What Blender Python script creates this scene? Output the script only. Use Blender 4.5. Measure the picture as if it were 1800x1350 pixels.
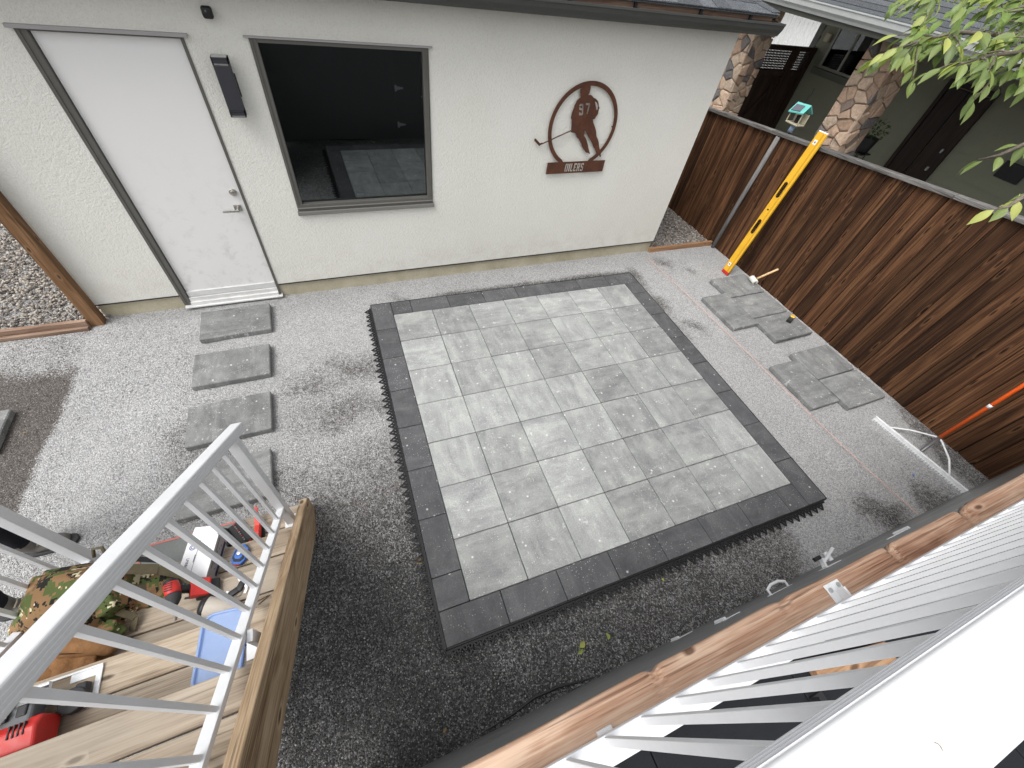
import bpy, bmesh, math, random
import numpy as np
from mathutils import Vector, Matrix, Euler
random.seed(7); RNG = np.random.default_rng(7)
scene = bpy.context.scene
for o in list(bpy.data.objects): bpy.data.objects.remove(o, do_unlink=True)
COL = scene.collection
rad = math.radians

# ------------------------------------------------------------------ camera
cd = bpy.data.cameras.new('camera'); cam = bpy.data.objects.new('camera', cd); COL.objects.link(cam)
RIGHT = Vector((0.92555, -0.35989, 0.11762)); UP = Vector((0.20511, 0.73772, 0.64320)); BACK = Vector((-0.31825, -0.57119, 0.75661))
m = Matrix.Identity(4)
for i, a in enumerate((RIGHT, UP, BACK)):
    for r in range(3): m[r][i] = a[r]
m[0][3], m[1][3], m[2][3] = -0.36811, -3.52029, 2.99287
cam.matrix_world = m
cd.sensor_width = 36.0; cd.sensor_fit = 'HORIZONTAL'; cd.lens = 716.1 / 1800 * 36
cd.clip_start = 0.02; cd.clip_end = 300
scene.camera = cam

# ------------------------------------------------------------------ sky, sun, exposure (bright overcast)
SUN_EL, SUN_AZ = rad(60), rad(250)          # azimuth clockwise from +Y
w = bpy.data.worlds.new('World'); scene.world = w; w.use_nodes = True
nt = w.node_tree; nt.nodes.clear()
sky = nt.nodes.new('ShaderNodeTexSky'); sky.sky_type = 'NISHITA'; sky.sun_disc = False
sky.sun_elevation = SUN_EL; sky.sun_rotation = SUN_AZ; sky.air_density = 1.0; sky.dust_density = 4.0; sky.ozone_density = 1.0
hs = nt.nodes.new('ShaderNodeHueSaturation'); hs.inputs['Saturation'].default_value = 0.10
bg = nt.nodes.new('ShaderNodeBackground'); bg.inputs['Strength'].default_value = 0.150
wo = nt.nodes.new('ShaderNodeOutputWorld')
nt.links.new(sky.outputs[0], hs.inputs['Color']); nt.links.new(hs.outputs[0], bg.inputs['Color']); nt.links.new(bg.outputs[0], wo.inputs[0])
sd = bpy.data.lights.new('sun', 'SUN'); sd.energy = 1.1; sd.angle = rad(36); sd.color = (1.0, 0.97, 0.93)
sun = bpy.data.objects.new('sun', sd); COL.objects.link(sun)
sv = Vector((math.sin(SUN_AZ) * math.cos(SUN_EL), math.cos(SUN_AZ) * math.cos(SUN_EL), math.sin(SUN_EL)))
sun.rotation_euler = sv.to_track_quat('Z', 'Y').to_euler(); sun.location = sv * 30
vs = scene.view_settings
vs.view_transform = 'Standard'; vs.look = 'None'; vs.gamma = 1.0; vs.use_curve_mapping = False; vs.exposure = 0.71

# ------------------------------------------------------------------ material helper
class S:
    def __init__(s, name):
        s.m = bpy.data.materials.new(name); s.m.use_nodes = True; s.t = s.m.node_tree; s.t.nodes.clear()
        s.out = s.t.nodes.new('ShaderNodeOutputMaterial'); s.b = s.n('ShaderNodeBsdfPrincipled')
        s.t.links.new(s.b.outputs[0], s.out.inputs[0])
    def set(s, sock, v):
        if isinstance(v, bpy.types.NodeSocket): s.t.links.new(v, sock)
        elif isinstance(v, (tuple, list)) and len(v) == 3 and sock.type == 'RGBA': sock.default_value = (*v, 1)
        else: sock.default_value = v
    def n(s, typ, ins=None, **p):
        nd = s.t.nodes.new(typ)
        for k, v in p.items(): setattr(nd, k, v)
        for k, v in (ins or {}).items(): s.set(nd.inputs[k], v)
        return nd
    def math(s, op, a, b=0.0, clamp=False): return s.n('ShaderNodeMath', {0: a, 1: b}, operation=op, use_clamp=clamp).outputs[0]
    def vm(s, op, a, b=(0, 0, 0)): return s.n('ShaderNodeVectorMath', {0: a, 1: b}, operation=op).outputs[0]
    def mix(s, f, a, b, mode='MIX'):
        nd = s.n('ShaderNodeMix', data_type='RGBA', blend_type=mode)
        s.set(nd.inputs[0], f); s.set(nd.inputs[6], a); s.set(nd.inputs[7], b); return nd.outputs[2]
    def ramp(s, f, stops, interp='LINEAR'):
        nd = s.n('ShaderNodeValToRGB', {0: f}); cr = nd.color_ramp; cr.interpolation = interp
        while len(cr.elements) < len(stops): cr.elements.new(0.5)
        for e, (p, c) in zip(cr.elements, stops):
            e.position = p; e.color = (c, c, c, 1) if isinstance(c, (int, float)) else (*c, 1)
        return nd.outputs[0]
    def noise(s, vec, scale, detail=3.0, rough=0.55, dist=0.0): return s.n('ShaderNodeTexNoise', {'Vector': vec, 'Scale': scale, 'Detail': detail, 'Roughness': rough, 'Distortion': dist}).outputs[0]
    def voro(s, vec, scale, feature='F1', rnd=1.0): return s.n('ShaderNodeTexVoronoi', {'Vector': vec, 'Scale': scale, 'Randomness': rnd}, feature=feature)
    def mr(s, v, a, b, c=0.0, d=1.0): return s.n('ShaderNodeMapRange', {0: v, 1: a, 2: b, 3: c, 4: d}).outputs[0]
    def bump(s, h, strength, dist): return s.n('ShaderNodeBump', {'Strength': strength, 'Distance': dist, 'Height': h}).outputs[0]
    def obj(s, rnd=True):
        c = s.n('ShaderNodeTexCoord').outputs['Object']
        if not rnd: return c
        r = s.n('ShaderNodeObjectInfo').outputs['Random']
        k = s.n('ShaderNodeCombineXYZ', {0: s.math('MULTIPLY', r, 37.1), 1: s.math('MULTIPLY', r, 91.7), 2: s.math('MULTIPLY', r, 63.3)}).outputs[0]
        return s.vm('ADD', c, k)
    def rnd(s): return s.n('ShaderNodeObjectInfo').outputs['Random']
    def pos(s): return s.n('ShaderNodeNewGeometry').outputs['Position']
    def fin(s, col, rough=0.7, metal=0.0, normal=None, spec=0.5, **kw):
        s.set(s.b.inputs['Base Color'], col); s.set(s.b.inputs['Roughness'], rough); s.set(s.b.inputs['Metallic'], metal)
        s.set(s.b.inputs['Specular IOR Level'], spec)
        if normal is not None: s.set(s.b.inputs['Normal'], normal)
        for k, v in kw.items(): s.set(s.b.inputs[k.replace('_', ' ')], v)
        return s.m

def plain(name, col, rough=0.6, metal=0.0, var=0.12, scale=14, bump=0.0, spec=0.5, bscale=220):
    """paint, plastic, metal with slight mottling and dust"""
    s = S(name); v = s.obj()
    n1 = s.noise(v, scale, 5, 0.6); n2 = s.noise(v, scale * 9, 3, 0.6)
    f = s.math('ADD', s.math('MULTIPLY', n1, 0.6), s.math('MULTIPLY', n2, 0.4))
    c = s.mix(s.mr(f, 0.3, 0.7), tuple(x * (1 - var) for x in col), tuple(min(1, x * (1 + var * 0.6)) for x in col))
    return s.fin(c, s.mr(n1, 0.3, 0.7, max(0.05, rough - 0.08), min(1, rough + 0.1)), metal, s.bump(s.noise(v, bscale, 2), bump, 0.002) if bump else None, spec)

def wood(name, dark, mid, light, axis, rough=0.78, knots=0.5, grain=1.0, var=0.35, sheen=0.35, ks=1.0, grey=None):
    s = S(name); v = s.obj()
    def st(al, ac):
        sc = [ac] * 3; sc[axis] = al
        return s.vm('MULTIPLY', v, tuple(sc))
    warp = s.noise(st(1.2, 4), 1.0, 2)
    big = s.noise(st(0.9, 9), 1.0, 4, 0.6, 0.6)
    gr = s.noise(st(3.0, 150), 1.0, 3, 0.6)
    rings = s.n('ShaderNodeTexNoise', {'Vector': s.vm('ADD', st(1.1, 26), s.n('ShaderNodeCombineXYZ', {0: s.math('MULTIPLY', warp, 5.0), 1: s.math('MULTIPLY', warp, 5.0), 2: s.math('MULTIPLY', warp, 5.0)}).outputs[0]), 'Scale': 1.0, 'Detail': 3.0, 'Roughness': 0.5}).outputs[0]
    f = s.math('ADD', s.math('MULTIPLY', big, 0.38), s.math('ADD', s.math('MULTIPLY', rings, 0.34), s.math('MULTIPLY', gr, 0.36 * grain)))
    col = s.ramp(f, [(0.41, dark), (0.54, mid), (0.68, light)])
    tone = s.mr(s.rnd(), 0, 1, 1 - var, 1 + var * 0.8)
    col = s.mix(1.0, col, s.n('ShaderNodeCombineColor', {0: tone, 1: tone, 2: tone}).outputs[0], 'MULTIPLY')
    # dark checks along the grain
    chk = s.ramp(s.noise(st(1.5, 60), 1.0, 2), [(0.62, 0.0), (0.68, 1.0)])
    col = s.mix(s.math('MULTIPLY', chk, 0.55), col, tuple(x * 0.35 for x in dark))
    hgt = s.math('SUBTRACT', s.math('MULTIPLY', gr, 0.6), s.math('MULTIPLY', chk, 0.5))
    if knots:
        sx = s.n('ShaderNodeSeparateXYZ', {0: v}).outputs; oth = [i for i in range(3) if i != axis]
        kv = s.n('ShaderNodeTexVoronoi', {'Vector': s.n('ShaderNodeCombineXYZ', {0: s.math('MULTIPLY', sx[axis], 3.2 * ks), 1: s.math('ADD', s.math('MULTIPLY', s.math('ADD', sx[oth[0]], sx[oth[1]]), 9.0 * ks), s.math('MULTIPLY', warp, 0.4)), 2: 0.0}).outputs[0], 'Scale': 1.0}, voronoi_dimensions='2D')
        d = kv.outputs['Distance']; keep = s.math('GREATER_THAN', s.n('ShaderNodeSeparateColor', {0: kv.outputs['Color']}).outputs[0], 1 - knots)
        core = s.math('MULTIPLY', s.ramp(d, [(0.04, 1.0), (0.085, 0.0)]), keep)
        halo = s.math('MULTIPLY', s.ramp(d, [(0.07, 0.0), (0.10, 1.0), (0.17, 0.0)]), keep)
        col = s.mix(s.math('MULTIPLY', halo, 0.55), col, light); col = s.mix(s.math('MULTIPLY', core, 0.85), col, tuple(x * 0.4 for x in dark))
    if grey:
        gm = s.ramp(s.noise(st(0.5, 3), 1.0, 4), [(0.40, 0.0), (0.66, 1.0)])
        col = s.mix(s.math('MULTIPLY', gm, 0.65), col, grey)
    return s.fin(col, rough, 0.0, s.bump(hgt, 0.5, 0.004), sheen)

M = {}
# gravel: per-chip colours; 'damp' and 'dirt' are stored on the ground mesh where the bed is wet or earthy
def gravel(name, cells=True):
    s = S(name); p = s.pos()
    damp = s.n('ShaderNodeAttribute', attribute_name='damp').outputs['Fac']; dirt = s.n('ShaderNodeAttribute', attribute_name='dirt').outputs['Fac']
    vo = s.voro(s.vm('MULTIPLY', p, (1, 1, 0.3)), 125); r = s.n('ShaderNodeSeparateColor', {0: vo.outputs['Color']}).outputs
    vf = s.voro(s.vm('MULTIPLY', p, (1, 1, 0.3)), 290); rf = s.n('ShaderNodeSeparateColor', {0: vf.outputs['Color']}).outputs
    if cells: tone = s.math('ADD', s.math('MULTIPLY', r[0], 0.62), s.math('MULTIPLY', rf[0], 0.38))
    else: tone = s.n('ShaderNodeAttribute', attribute_name='tone').outputs['Fac']
    cl = s.noise(p, 5.0, 5, 0.62); cl2 = s.noise(p, 24, 3, 0.6)
    light = s.ramp(tone, [(0.05, (0.19, 0.190, 0.193)), (0.35, (0.35, 0.350, 0.352)), (0.62, (0.44, 0.44, 0.44)), (0.95, (0.66, 0.66, 0.655))])
    dark = s.ramp(tone, [(0.10, (0.020, 0.020, 0.021)), (0.55, (0.066, 0.065, 0.064)), (0.82, (0.13, 0.128, 0.125)), (0.97, (0.46, 0.455, 0.45))])
    soil = s.ramp(tone, [(0.10, (0.075, 0.066, 0.060)), (0.6, (0.125, 0.112, 0.102)), (0.88, (0.21, 0.195, 0.185)), (0.98, (0.48, 0.46, 0.45))])
    dm = s.math('ADD', damp, s.math('MULTIPLY', s.math('SUBTRACT', cl, 0.5), 0.55)); dm = s.math('ADD', dm, s.math('MULTIPLY', s.math('SUBTRACT', cl2, 0.5), 0.35))
    dm = s.math('ADD', dm, s.math('MULTIPLY', s.math('SUBTRACT', r[1], 0.5), 0.75))
    k = s.math('MULTIPLY', s.mr(dm, 0.30, 0.80), s.mr(damp, 0.02, 0.12))
    col = s.mix(k, s.mix(s.mr(cl, 0.35, 0.7, 0.0, 0.35), light, s.mix(0.5, light, (0.41, 0.40, 0.39))), dark)
    brown = s.math('MULTIPLY', s.mr(damp, 0.15, 0.45), s.mr(damp, 0.55, 0.95, 1.0, 0.0))
    col = s.mix(s.math('MULTIPLY', brown, s.mr(cl2, 0.35, 0.65, 0.15, 0.75)), col, soil)
    dd = s.math('ADD', dirt, s.math('MULTIPLY', s.math('SUBTRACT', s.math('ADD', s.math('MULTIPLY', r[2], 0.5), s.math('MULTIPLY', cl, 0.5)), 0.5), 0.8))
    col = s.mix(s.math('MULTIPLY', s.mr(dd, 0.38, 0.62), s.mr(dirt, 0.02, 0.15)), col, soil)
    h = s.math('ADD', s.math('MULTIPLY', vo.outputs['Distance'], -1.0), s.math('MULTIPLY', rf[1], 0.35)) if cells else s.noise(p, 300, 2)
    return s.fin(col, s.mr(damp, 0, 1, 0.95, 0.72), 0.0, s.bump(h, 0.9 if cells else 0.3, 0.008), 0.25)
M['gravel'] = gravel('crushed_gravel'); M['chip'] = gravel('gravel_chip', False)

def paver_mat(name, base, dark, light, scuff, dust=0.25, var=0.14, lines=0.8, specks=0.72):
    s = S(name); v = s.obj(); r = s.rnd()
    # streaky cast-stone face: direction turns with the slab
    vr = s.n('ShaderNodeVectorRotate', {'Vector': v, 'Angle': s.math('MULTIPLY', s.math('ROUND', s.math('MULTIPLY', r, 7.0)), 1.5708)}, rotation_type='Z_AXIS').outputs[0]
    st = s.noise(s.vm('MULTIPLY', vr, (2.2, 9.0, 1)), 1.0, 6, 0.62, 0.8); cl = s.noise(v, 5.5, 6, 0.65, 0.4); gr = s.noise(v, 105, 4, 0.75)
    f = s.math('ADD', s.math('MULTIPLY', st, 0.40), s.math('ADD', s.math('MULTIPLY', cl, 0.26), s.math('MULTIPLY', gr, 0.40)))
    col = s.ramp(f, [(0.40, dark), (0.53, base), (0.66, light)])
    tone = s.mr(s.math('FRACT', s.math('MULTIPLY', r, 13.7)), 0, 1, 1 - var, 1 + var)
    col = s.mix(1.0, col, s.n('ShaderNodeCombineColor', {0: tone, 1: tone, 2: tone}).outputs[0], 'MULTIPLY')
    # pale dust film, scrape marks and chips
    du = s.math('MULTIPLY', s.ramp(s.noise(v, 4.6, 5, 0.7, 0.5), [(0.45, 0.0), (0.68, 1.0)]), dust)
    col = s.mix(du, col, light)
    w = s.n('ShaderNodeTexNoise', {'Vector': s.vm('MULTIPLY', v, (9, 9, 1)), 'Scale': 1.0, 'Detail': 1.0, 'Distortion': 2.2}).outputs[0]
    line = s.ramp(s.math('ABSOLUTE', s.math('SUBTRACT', w, 0.5)), [(0.0, 1.0), (0.016, 0.0)])
    brk = s.ramp(s.noise(v, 11, 2), [(0.53, 0.0), (0.62, 1.0)])
    sp = s.voro(v, 15); spc = s.n('ShaderNodeSeparateColor', {0: sp.outputs['Color']}).outputs[0]
    spot = s.math('MULTIPLY', s.ramp(sp.outputs['Distance'], [(0.07, 1.0), (0.16, 0.0)]), s.math('GREATER_THAN', spc, 0.74))
    sp2 = s.voro(v, 62); spc2 = s.n('ShaderNodeSeparateColor', {0: sp2.outputs['Color']}).outputs[0]
    spk = s.math('MULTIPLY', s.ramp(sp2.outputs['Distance'], [(0.12, 1.0), (0.25, 0.0)]), s.math('MULTIPLY', s.math('GREATER_THAN', spc2, specks), s.ramp(s.noise(v, 4, 3), [(0.42, 0.0), (0.62, 1.0)])))
    mk = s.math('MAXIMUM', s.math('MULTIPLY', s.math('MULTIPLY', line, brk), lines), s.math('MAXIMUM', spot, s.math('MULTIPLY', spk, 0.85)))
    col = s.mix(s.math('MULTIPLY', mk, scuff), col, (0.66, 0.66, 0.64))
    h = s.math('ADD', s.math('MULTIPLY', gr, 0.5), s.math('MULTIPLY', st, 0.6))
    return s.fin(col, s.mr(gr, 0.3, 0.7, 0.78, 0.92), 0.0, s.bump(h, 0.35, 0.003), 0.3)
M['paver'] = paver_mat('light_paver', (0.255, 0.262, 0.260), (0.16, 0.165, 0.167), (0.375, 0.386, 0.366), 0.85, 0.45, 0.22, 0.7, 0.68)
M['border'] = paver_mat('charcoal_paver', (0.078, 0.079, 0.083), (0.054, 0.055, 0.059), (0.125, 0.126, 0.130), 0.6, 0.3, 0.13, 0.15, 0.5)
M['slab'] = paver_mat('grey_slab', (0.170, 0.173, 0.171), (0.103, 0.106, 0.106), (0.28, 0.284, 0.278), 0.75, 0.45, 0.14)

def stucco():
    s = S('stucco'); p = s.pos()
    n1 = s.noise(p, 95, 4, 0.6); n2 = s.noise(p, 38, 3, 0.6); b = s.noise(p, 1.3, 4)
    c = s.mix(s.mr(b, 0.3, 0.7), (0.765, 0.757, 0.70), (0.81, 0.802, 0.75))
    c = s.mix(s.math('MULTIPLY', s.ramp(n1, [(0.34, 1.0), (0.47, 0.0)]), 0.18), c, (0.45, 0.44, 0.40))
    z = s.n('ShaderNodeSeparateXYZ', {0: p}).outputs[2]
    sp = s.math('MULTIPLY', s.mr(z, 0.1, 0.5, 1.0, 0.0), s.ramp(s.noise(p, 6, 5, 0.7), [(0.45, 0.0), (0.7, 1.0)]))
    c = s.mix(s.math('MULTIPLY', sp, 0.35), c, (0.52, 0.48, 0.38))
    h = s.math('ADD', s.math('MULTIPLY', n1, 0.8), s.math('MULTIPLY', n2, 0.7))
    return s.fin(c, 0.9, 0.0, s.bump(h, 0.75, 0.010), 0.2)
M['stucco'] = stucco()
def concrete(name, a, b, sc=4.0):
    s = S(name); p = s.pos(); f = s.math('ADD', s.math('MULTIPLY', s.noise(p, sc, 6, 0.65), 0.7), s.math('MULTIPLY', s.noise(p, sc * 22, 3), 0.3))
    return s.fin(s.ramp(f, [(0.33, a), (0.66, b)]), 0.9, 0.0, s.bump(s.noise(p, 120, 3), 0.3, 0.004), 0.25)
M['foundation'] = concrete('foundation', (0.36, 0.325, 0.225), (0.56, 0.515, 0.40))
M['concrete'] = concrete('concrete', (0.25, 0.25, 0.24), (0.40, 0.395, 0.38))
M['white'] = plain('white_powder_coat', (0.69, 0.70, 0.715), 0.5, 0, 0.05, 6)
M['doorwhite'] = (lambda s: s.fin((lambda v: s.mix(s.math('MULTIPLY', s.math('MULTIPLY', s.ramp(s.noise(v, 9, 6, 0.7, 0.4), [(0.52, 0.0), (0.74, 1.0)]), s.mr(s.n('ShaderNodeSeparateXYZ', {0: v}).outputs[2], 0.15, 1.5, 1.0, 0.0)), 0.6), (0.80, 0.795, 0.785), (0.46, 0.44, 0.41)))(s.obj(False)), 0.45))(S('painted_door'))
M['frame'] = plain('bronze_frame', (0.115, 0.112, 0.100), 0.45, 0, 0.12, 8)
M['sill'] = plain('mill_aluminium', (0.74, 0.74, 0.73), 0.40, 0.15, 0.15, 12)
M['nickel'] = plain('satin_nickel', (0.62, 0.60, 0.56), 0.28, 1.0, 0.08, 9)
M['black'] = plain('black_plastic', (0.013, 0.013, 0.015), 0.5, 0, 0.25, 20)
M['rubber'] = plain('dark_rubber', (0.035, 0.035, 0.037), 0.75, 0, 0.2, 30)
M['lampblk'] = plain('lamp_housing', (0.030, 0.031, 0.038), 0.55, 0, 0.15, 18)
M['lens'] = plain('frosted_lens', (0.33, 0.33, 0.32), 0.35, 0, 0.1, 20)
M['gutter'] = plain('gutter_metal', (0.075, 0.079, 0.074), 0.5, 0, 0.12, 5, 0, 0.3)
M['soffit'] = plain('soffit', (0.07, 0.072, 0.075), 0.7, 0, 0.12, 5)
M['fascia'] = wood('fascia_wood', (0.10, 0.06, 0.045), (0.20, 0.125, 0.09), (0.30, 0.21, 0.15), 0, knots=0)
M['rust'] = (lambda s: s.fin((lambda v: s.ramp(s.math('ADD', s.math('MULTIPLY', s.noise(v, 9, 6, 0.7), 0.7), s.math('MULTIPLY', s.noise(v, 90, 3), 0.3)), [(0.34, (0.055, 0.020, 0.012)), (0.52, (0.100, 0.036, 0.018)), (0.70, (0.165, 0.062, 0.028))]))(s.obj(False)), 0.8, 0.1))(S('rusted_steel'))
M['fence'] = wood('fence_cedar', (0.017, 0.008, 0.0045), (0.056, 0.0245, 0.0115), (0.16, 0.078, 0.037), 2, 0.80, 0.40, 1.15, 0.55, 0.18)
M['cap'] = wood('weathered_cap', (0.032, 0.029, 0.027), (0.105, 0.100, 0.095), (0.21, 0.20, 0.19), 1, 0.85, 0.25, 1.2, 0.2)
M['greywood'] = wood('weathered_post', (0.07, 0.066, 0.063), (0.15, 0.145, 0.14), (0.25, 0.24, 0.235), 2, 0.85, 0.0, 1.2, 0.1)
M['beam'] = wood('rim_beam', (0.19, 0.090, 0.055), (0.37, 0.222, 0.148), (0.53, 0.385, 0.285), 0, 0.8, 0.18, 1.2, 0.1, 0.2, 0.9)
M['tread'] = wood('stair_board', (0.20, 0.150, 0.105), (0.385, 0.313, 0.235), (0.50, 0.43, 0.345), 0, 0.82, 0.25, 0.9, 0.16, 0.25, 0.9, grey=(0.30, 0.27, 0.23))
M['stringer'] = wood('stringer_wood', (0.19, 0.125, 0.070), (0.42, 0.305, 0.195), (0.56, 0.44, 0.31), 1, 0.85, 0.35, 1.0, 0.1, 0.15, 0.7)
M['post'] = wood('gate_post', (0.085, 0.042, 0.018), (0.20, 0.105, 0.048), (0.31, 0.185, 0.095), 2, 0.75, 0.3, 1.0, 0.12)
M['sillwood'] = wood('gate_sill', (0.10, 0.060, 0.040), (0.21, 0.135, 0.095), (0.33, 0.24, 0.18), 0, 0.8, 0.2)
M['handlewood'] = wood('tool_handle', (0.42, 0.25, 0.12), (0.58, 0.39, 0.21), (0.68, 0.50, 0.30), 0, 0.55, 0)
M['offcut'] = wood('offcut', (0.20, 0.10, 0.05), (0.34, 0.19, 0.10), (0.46, 0.29, 0.17), 0, 0.75, 0.5)
M['skirt'] = plain('grey_skirt_panel', (0.15, 0.155, 0.155), 0.4, 0, 0.08, 3)
M['decktile'] = plain('dark_deck_tile', (0.013, 0.015, 0.018), 0.75, 0, 0.35, 30, 0.3, 0.2)
M['yellow'] = plain('yellow_enamel', (0.74, 0.41, 0.025), 0.45, 0, 0.14, 12)
M['redcap'] = plain('red_plastic', (0.48, 0.022, 0.018), 0.42, 0, 0.12, 25)
M['toolred'] = plain('tool_red', (0.56, 0.028, 0.022), 0.45, 0, 0.15, 30)
M['redbright'] = plain('red_handle', (0.70, 0.060, 0.045), 0.45, 0, 0.1, 20)
M['toolgrey'] = plain('tool_grey', (0.24, 0.25, 0.25), 0.45, 0.3, 0.2, 30)
M['steel'] = plain('brushed_steel', (0.50, 0.51, 0.52), 0.35, 0.8, 0.15, 20)
M['magn'] = plain('cast_aluminium', (0.80, 0.81, 0.82), 0.5, 0.0, 0.2, 30)
M['orange'] = plain('orange_handle', (0.82, 0.115, 0.012), 0.38, 0, 0.06, 10)
M['pink'] = plain('pink_string', (0.80, 0.42, 0.32), 0.8, 0, 0.1, 10)
M['tapeyel'] = plain('tape_yellow', (0.80, 0.44, 0.02), 0.4, 0, 0.1, 20)
M['blue'] = plain('reel_blue', (0.045, 0.15, 0.50), 0.45, 0, 0.15, 25)
M['card'] = plain('white_card', (0.83, 0.83, 0.85), 0.6, 0, 0.04, 10)
M['cardgrey'] = plain('grey_card', (0.36, 0.345, 0.345), 0.6, 0, 0.05, 10)
M['navy'] = plain('navy_print', (0.012, 0.018, 0.075), 0.55, 0, 0.1, 20)
M['inkblue'] = plain('blue_print', (0.05, 0.10, 0.30), 0.55, 0, 0.1, 20)
M['ink'] = plain('grey_print', (0.10, 0.105, 0.13), 0.6, 0, 0.1, 20)
M['paper'] = plain('paper_cup', (0.52, 0.47, 0.41), 0.65, 0, 0.08, 20)
M['matgrey'] = plain('rubber_mat', (0.19, 0.20, 0.195), 0.85, 0, 0.22, 9, 0.4)
M['rededge'] = plain('red_edging', (0.52, 0.17, 0.14), 0.7, 0, 0.15, 20)
M['teal'] = plain('teal_paint', (0.13, 0.47, 0.43), 0.5, 0, 0.08, 15)
M['tan'] = plain('tan_plastic', (0.46, 0.41, 0.30), 0.6, 0, 0.15, 15)
M['siding'] = plain('olive_siding', (0.225, 0.232, 0.172), 0.75, 0, 0.10, 4)
M['olive'] = plain('olive_trim', (0.105, 0.110, 0.092), 0.6, 0, 0.12, 4)
M['darkdoor'] = wood('dark_door', (0.010, 0.006, 0.005), (0.022, 0.013, 0.010), (0.040, 0.026, 0.020), 2, 0.55, 0)
M['gatewood'] = wood('dark_gate', (0.014, 0.008, 0.006), (0.032, 0.017, 0.012), (0.055, 0.032, 0.022), 2, 0.7, 0.1)
M['ngutter'] = plain('pale_gutter', (0.42, 0.44, 0.43), 0.4, 0, 0.1, 5)
M['whiteroof'] = plain('white_metal_roof', (0.84, 0.84, 0.82), 0.5, 0, 0.04, 3)
M['mortar'] = plain('mortar', (0.30, 0.27, 0.24), 0.95, 0, 0.3, 30)
M['soil'] = plain('potting_soil', (0.03, 0.022, 0.016), 0.95)
def stone_mat():
    s = S('field_stone'); v = s.obj(); r = s.rnd()
    base = s.ramp(r, [(0.0, (0.11, 0.105, 0.105)), (0.12, (0.13, 0.12, 0.115)), (0.2, (0.30, 0.205, 0.145)), (0.55, (0.40, 0.29, 0.215)), (0.8, (0.36, 0.29, 0.225)), (1.0, (0.47, 0.34, 0.25))])
    n = s.noise(v, 24, 7, 0.75, 0.7); col = s.mix(1.0, base, s.ramp(n, [(0.3, 0.9), (0.7, 1.75)]), 'MULTIPLY')
    return s.fin(col, 0.9, 0, s.bump(n, 0.8, 0.02), 0.25)
M['stone'] = stone_mat()
def pebble_mat():
    s = S('river_rock'); t = s.n('ShaderNodeAttribute', attribute_name='tone').outputs['Fac']
    c = s.ramp(t, [(0.0, (0.10, 0.09, 0.085)), (0.3, (0.20, 0.175, 0.155)), (0.6, (0.29, 0.255, 0.22)), (0.85, (0.37, 0.335, 0.295)), (1.0, (0.46, 0.425, 0.385))])
    n = s.noise(s.pos(), 70, 3); return s.fin(s.mix(1.0, c, s.ramp(n, [(0.3, 0.75), (0.7, 1.15)]), 'MULTIPLY'), 0.75, 0, None, 0.35)
M['pebble'] = pebble_mat()
def shingle_mat():
    s = S('asphalt_shingle'); v = s.obj(); r = s.rnd()
    g = s.voro(v, 320); gg = s.n('ShaderNodeSeparateColor', {0: g.outputs['Color']}).outputs[0]
    c = s.ramp(gg, [(0.0, (0.03, 0.033, 0.038)), (0.6, (0.10, 0.108, 0.118)), (1.0, (0.20, 0.21, 0.22))])
    t = s.mr(r, 0, 1, 0.65, 1.2); return s.fin(s.mix(1.0, c, s.n('ShaderNodeCombineColor', {0: t, 1: t, 2: t}).outputs[0], 'MULTIPLY'), 0.9, 0, s.bump(gg, 0.5, 0.002), 0.2)
M['shingle'] = shingle_mat()
def leaf_mat(name, a, b):
    s = S(name); v = s.obj(False); r = s.rnd()
    x = s.n('ShaderNodeSeparateXYZ', {0: v}).outputs
    vein = s.ramp(s.math('ABSOLUTE', x[1]), [(0.0, 1.0), (0.018, 0.0)])
    c = s.mix(r, a, b); c = s.mix(s.math('MULTIPLY', s.noise(v, 30, 3), 0.35), c, tuple(q * 0.5 for q in a)); c = s.mix(s.math('MULTIPLY', vein, 0.35), c, (0.45, 0.50, 0.22))
    s.fin(c, 0.45, 0, None, 0.5)
    tr = s.n('ShaderNodeBsdfTranslucent', {0: s.mix(1.0, c, (1.0, 1.15, 0.6), 'MULTIPLY')}); mx = s.n('ShaderNodeMixShader', {0: 0.38}); s.t.links.new(s.b.outputs[0], mx.inputs[1]); s.t.links.new(tr.outputs[0], mx.inputs[2]); s.t.links.new(mx.outputs[0], s.out.inputs[0])
    return s.m
M['leaf'] = leaf_mat('green_leaf', (0.050, 0.110, 0.020), (0.19, 0.27, 0.045))
M['leafy'] = leaf_mat('yellowing_leaf', (0.30, 0.40, 0.07), (0.58, 0.58, 0.14))
M['leafbrown'] = leaf_mat('dry_leaf', (0.30, 0.17, 0.08), (0.40, 0.26, 0.14))
M['bark'] = wood('bark', (0.05, 0.04, 0.03), (0.12, 0.10, 0.08), (0.20, 0.17, 0.14), 0, 0.9, 0)
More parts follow.
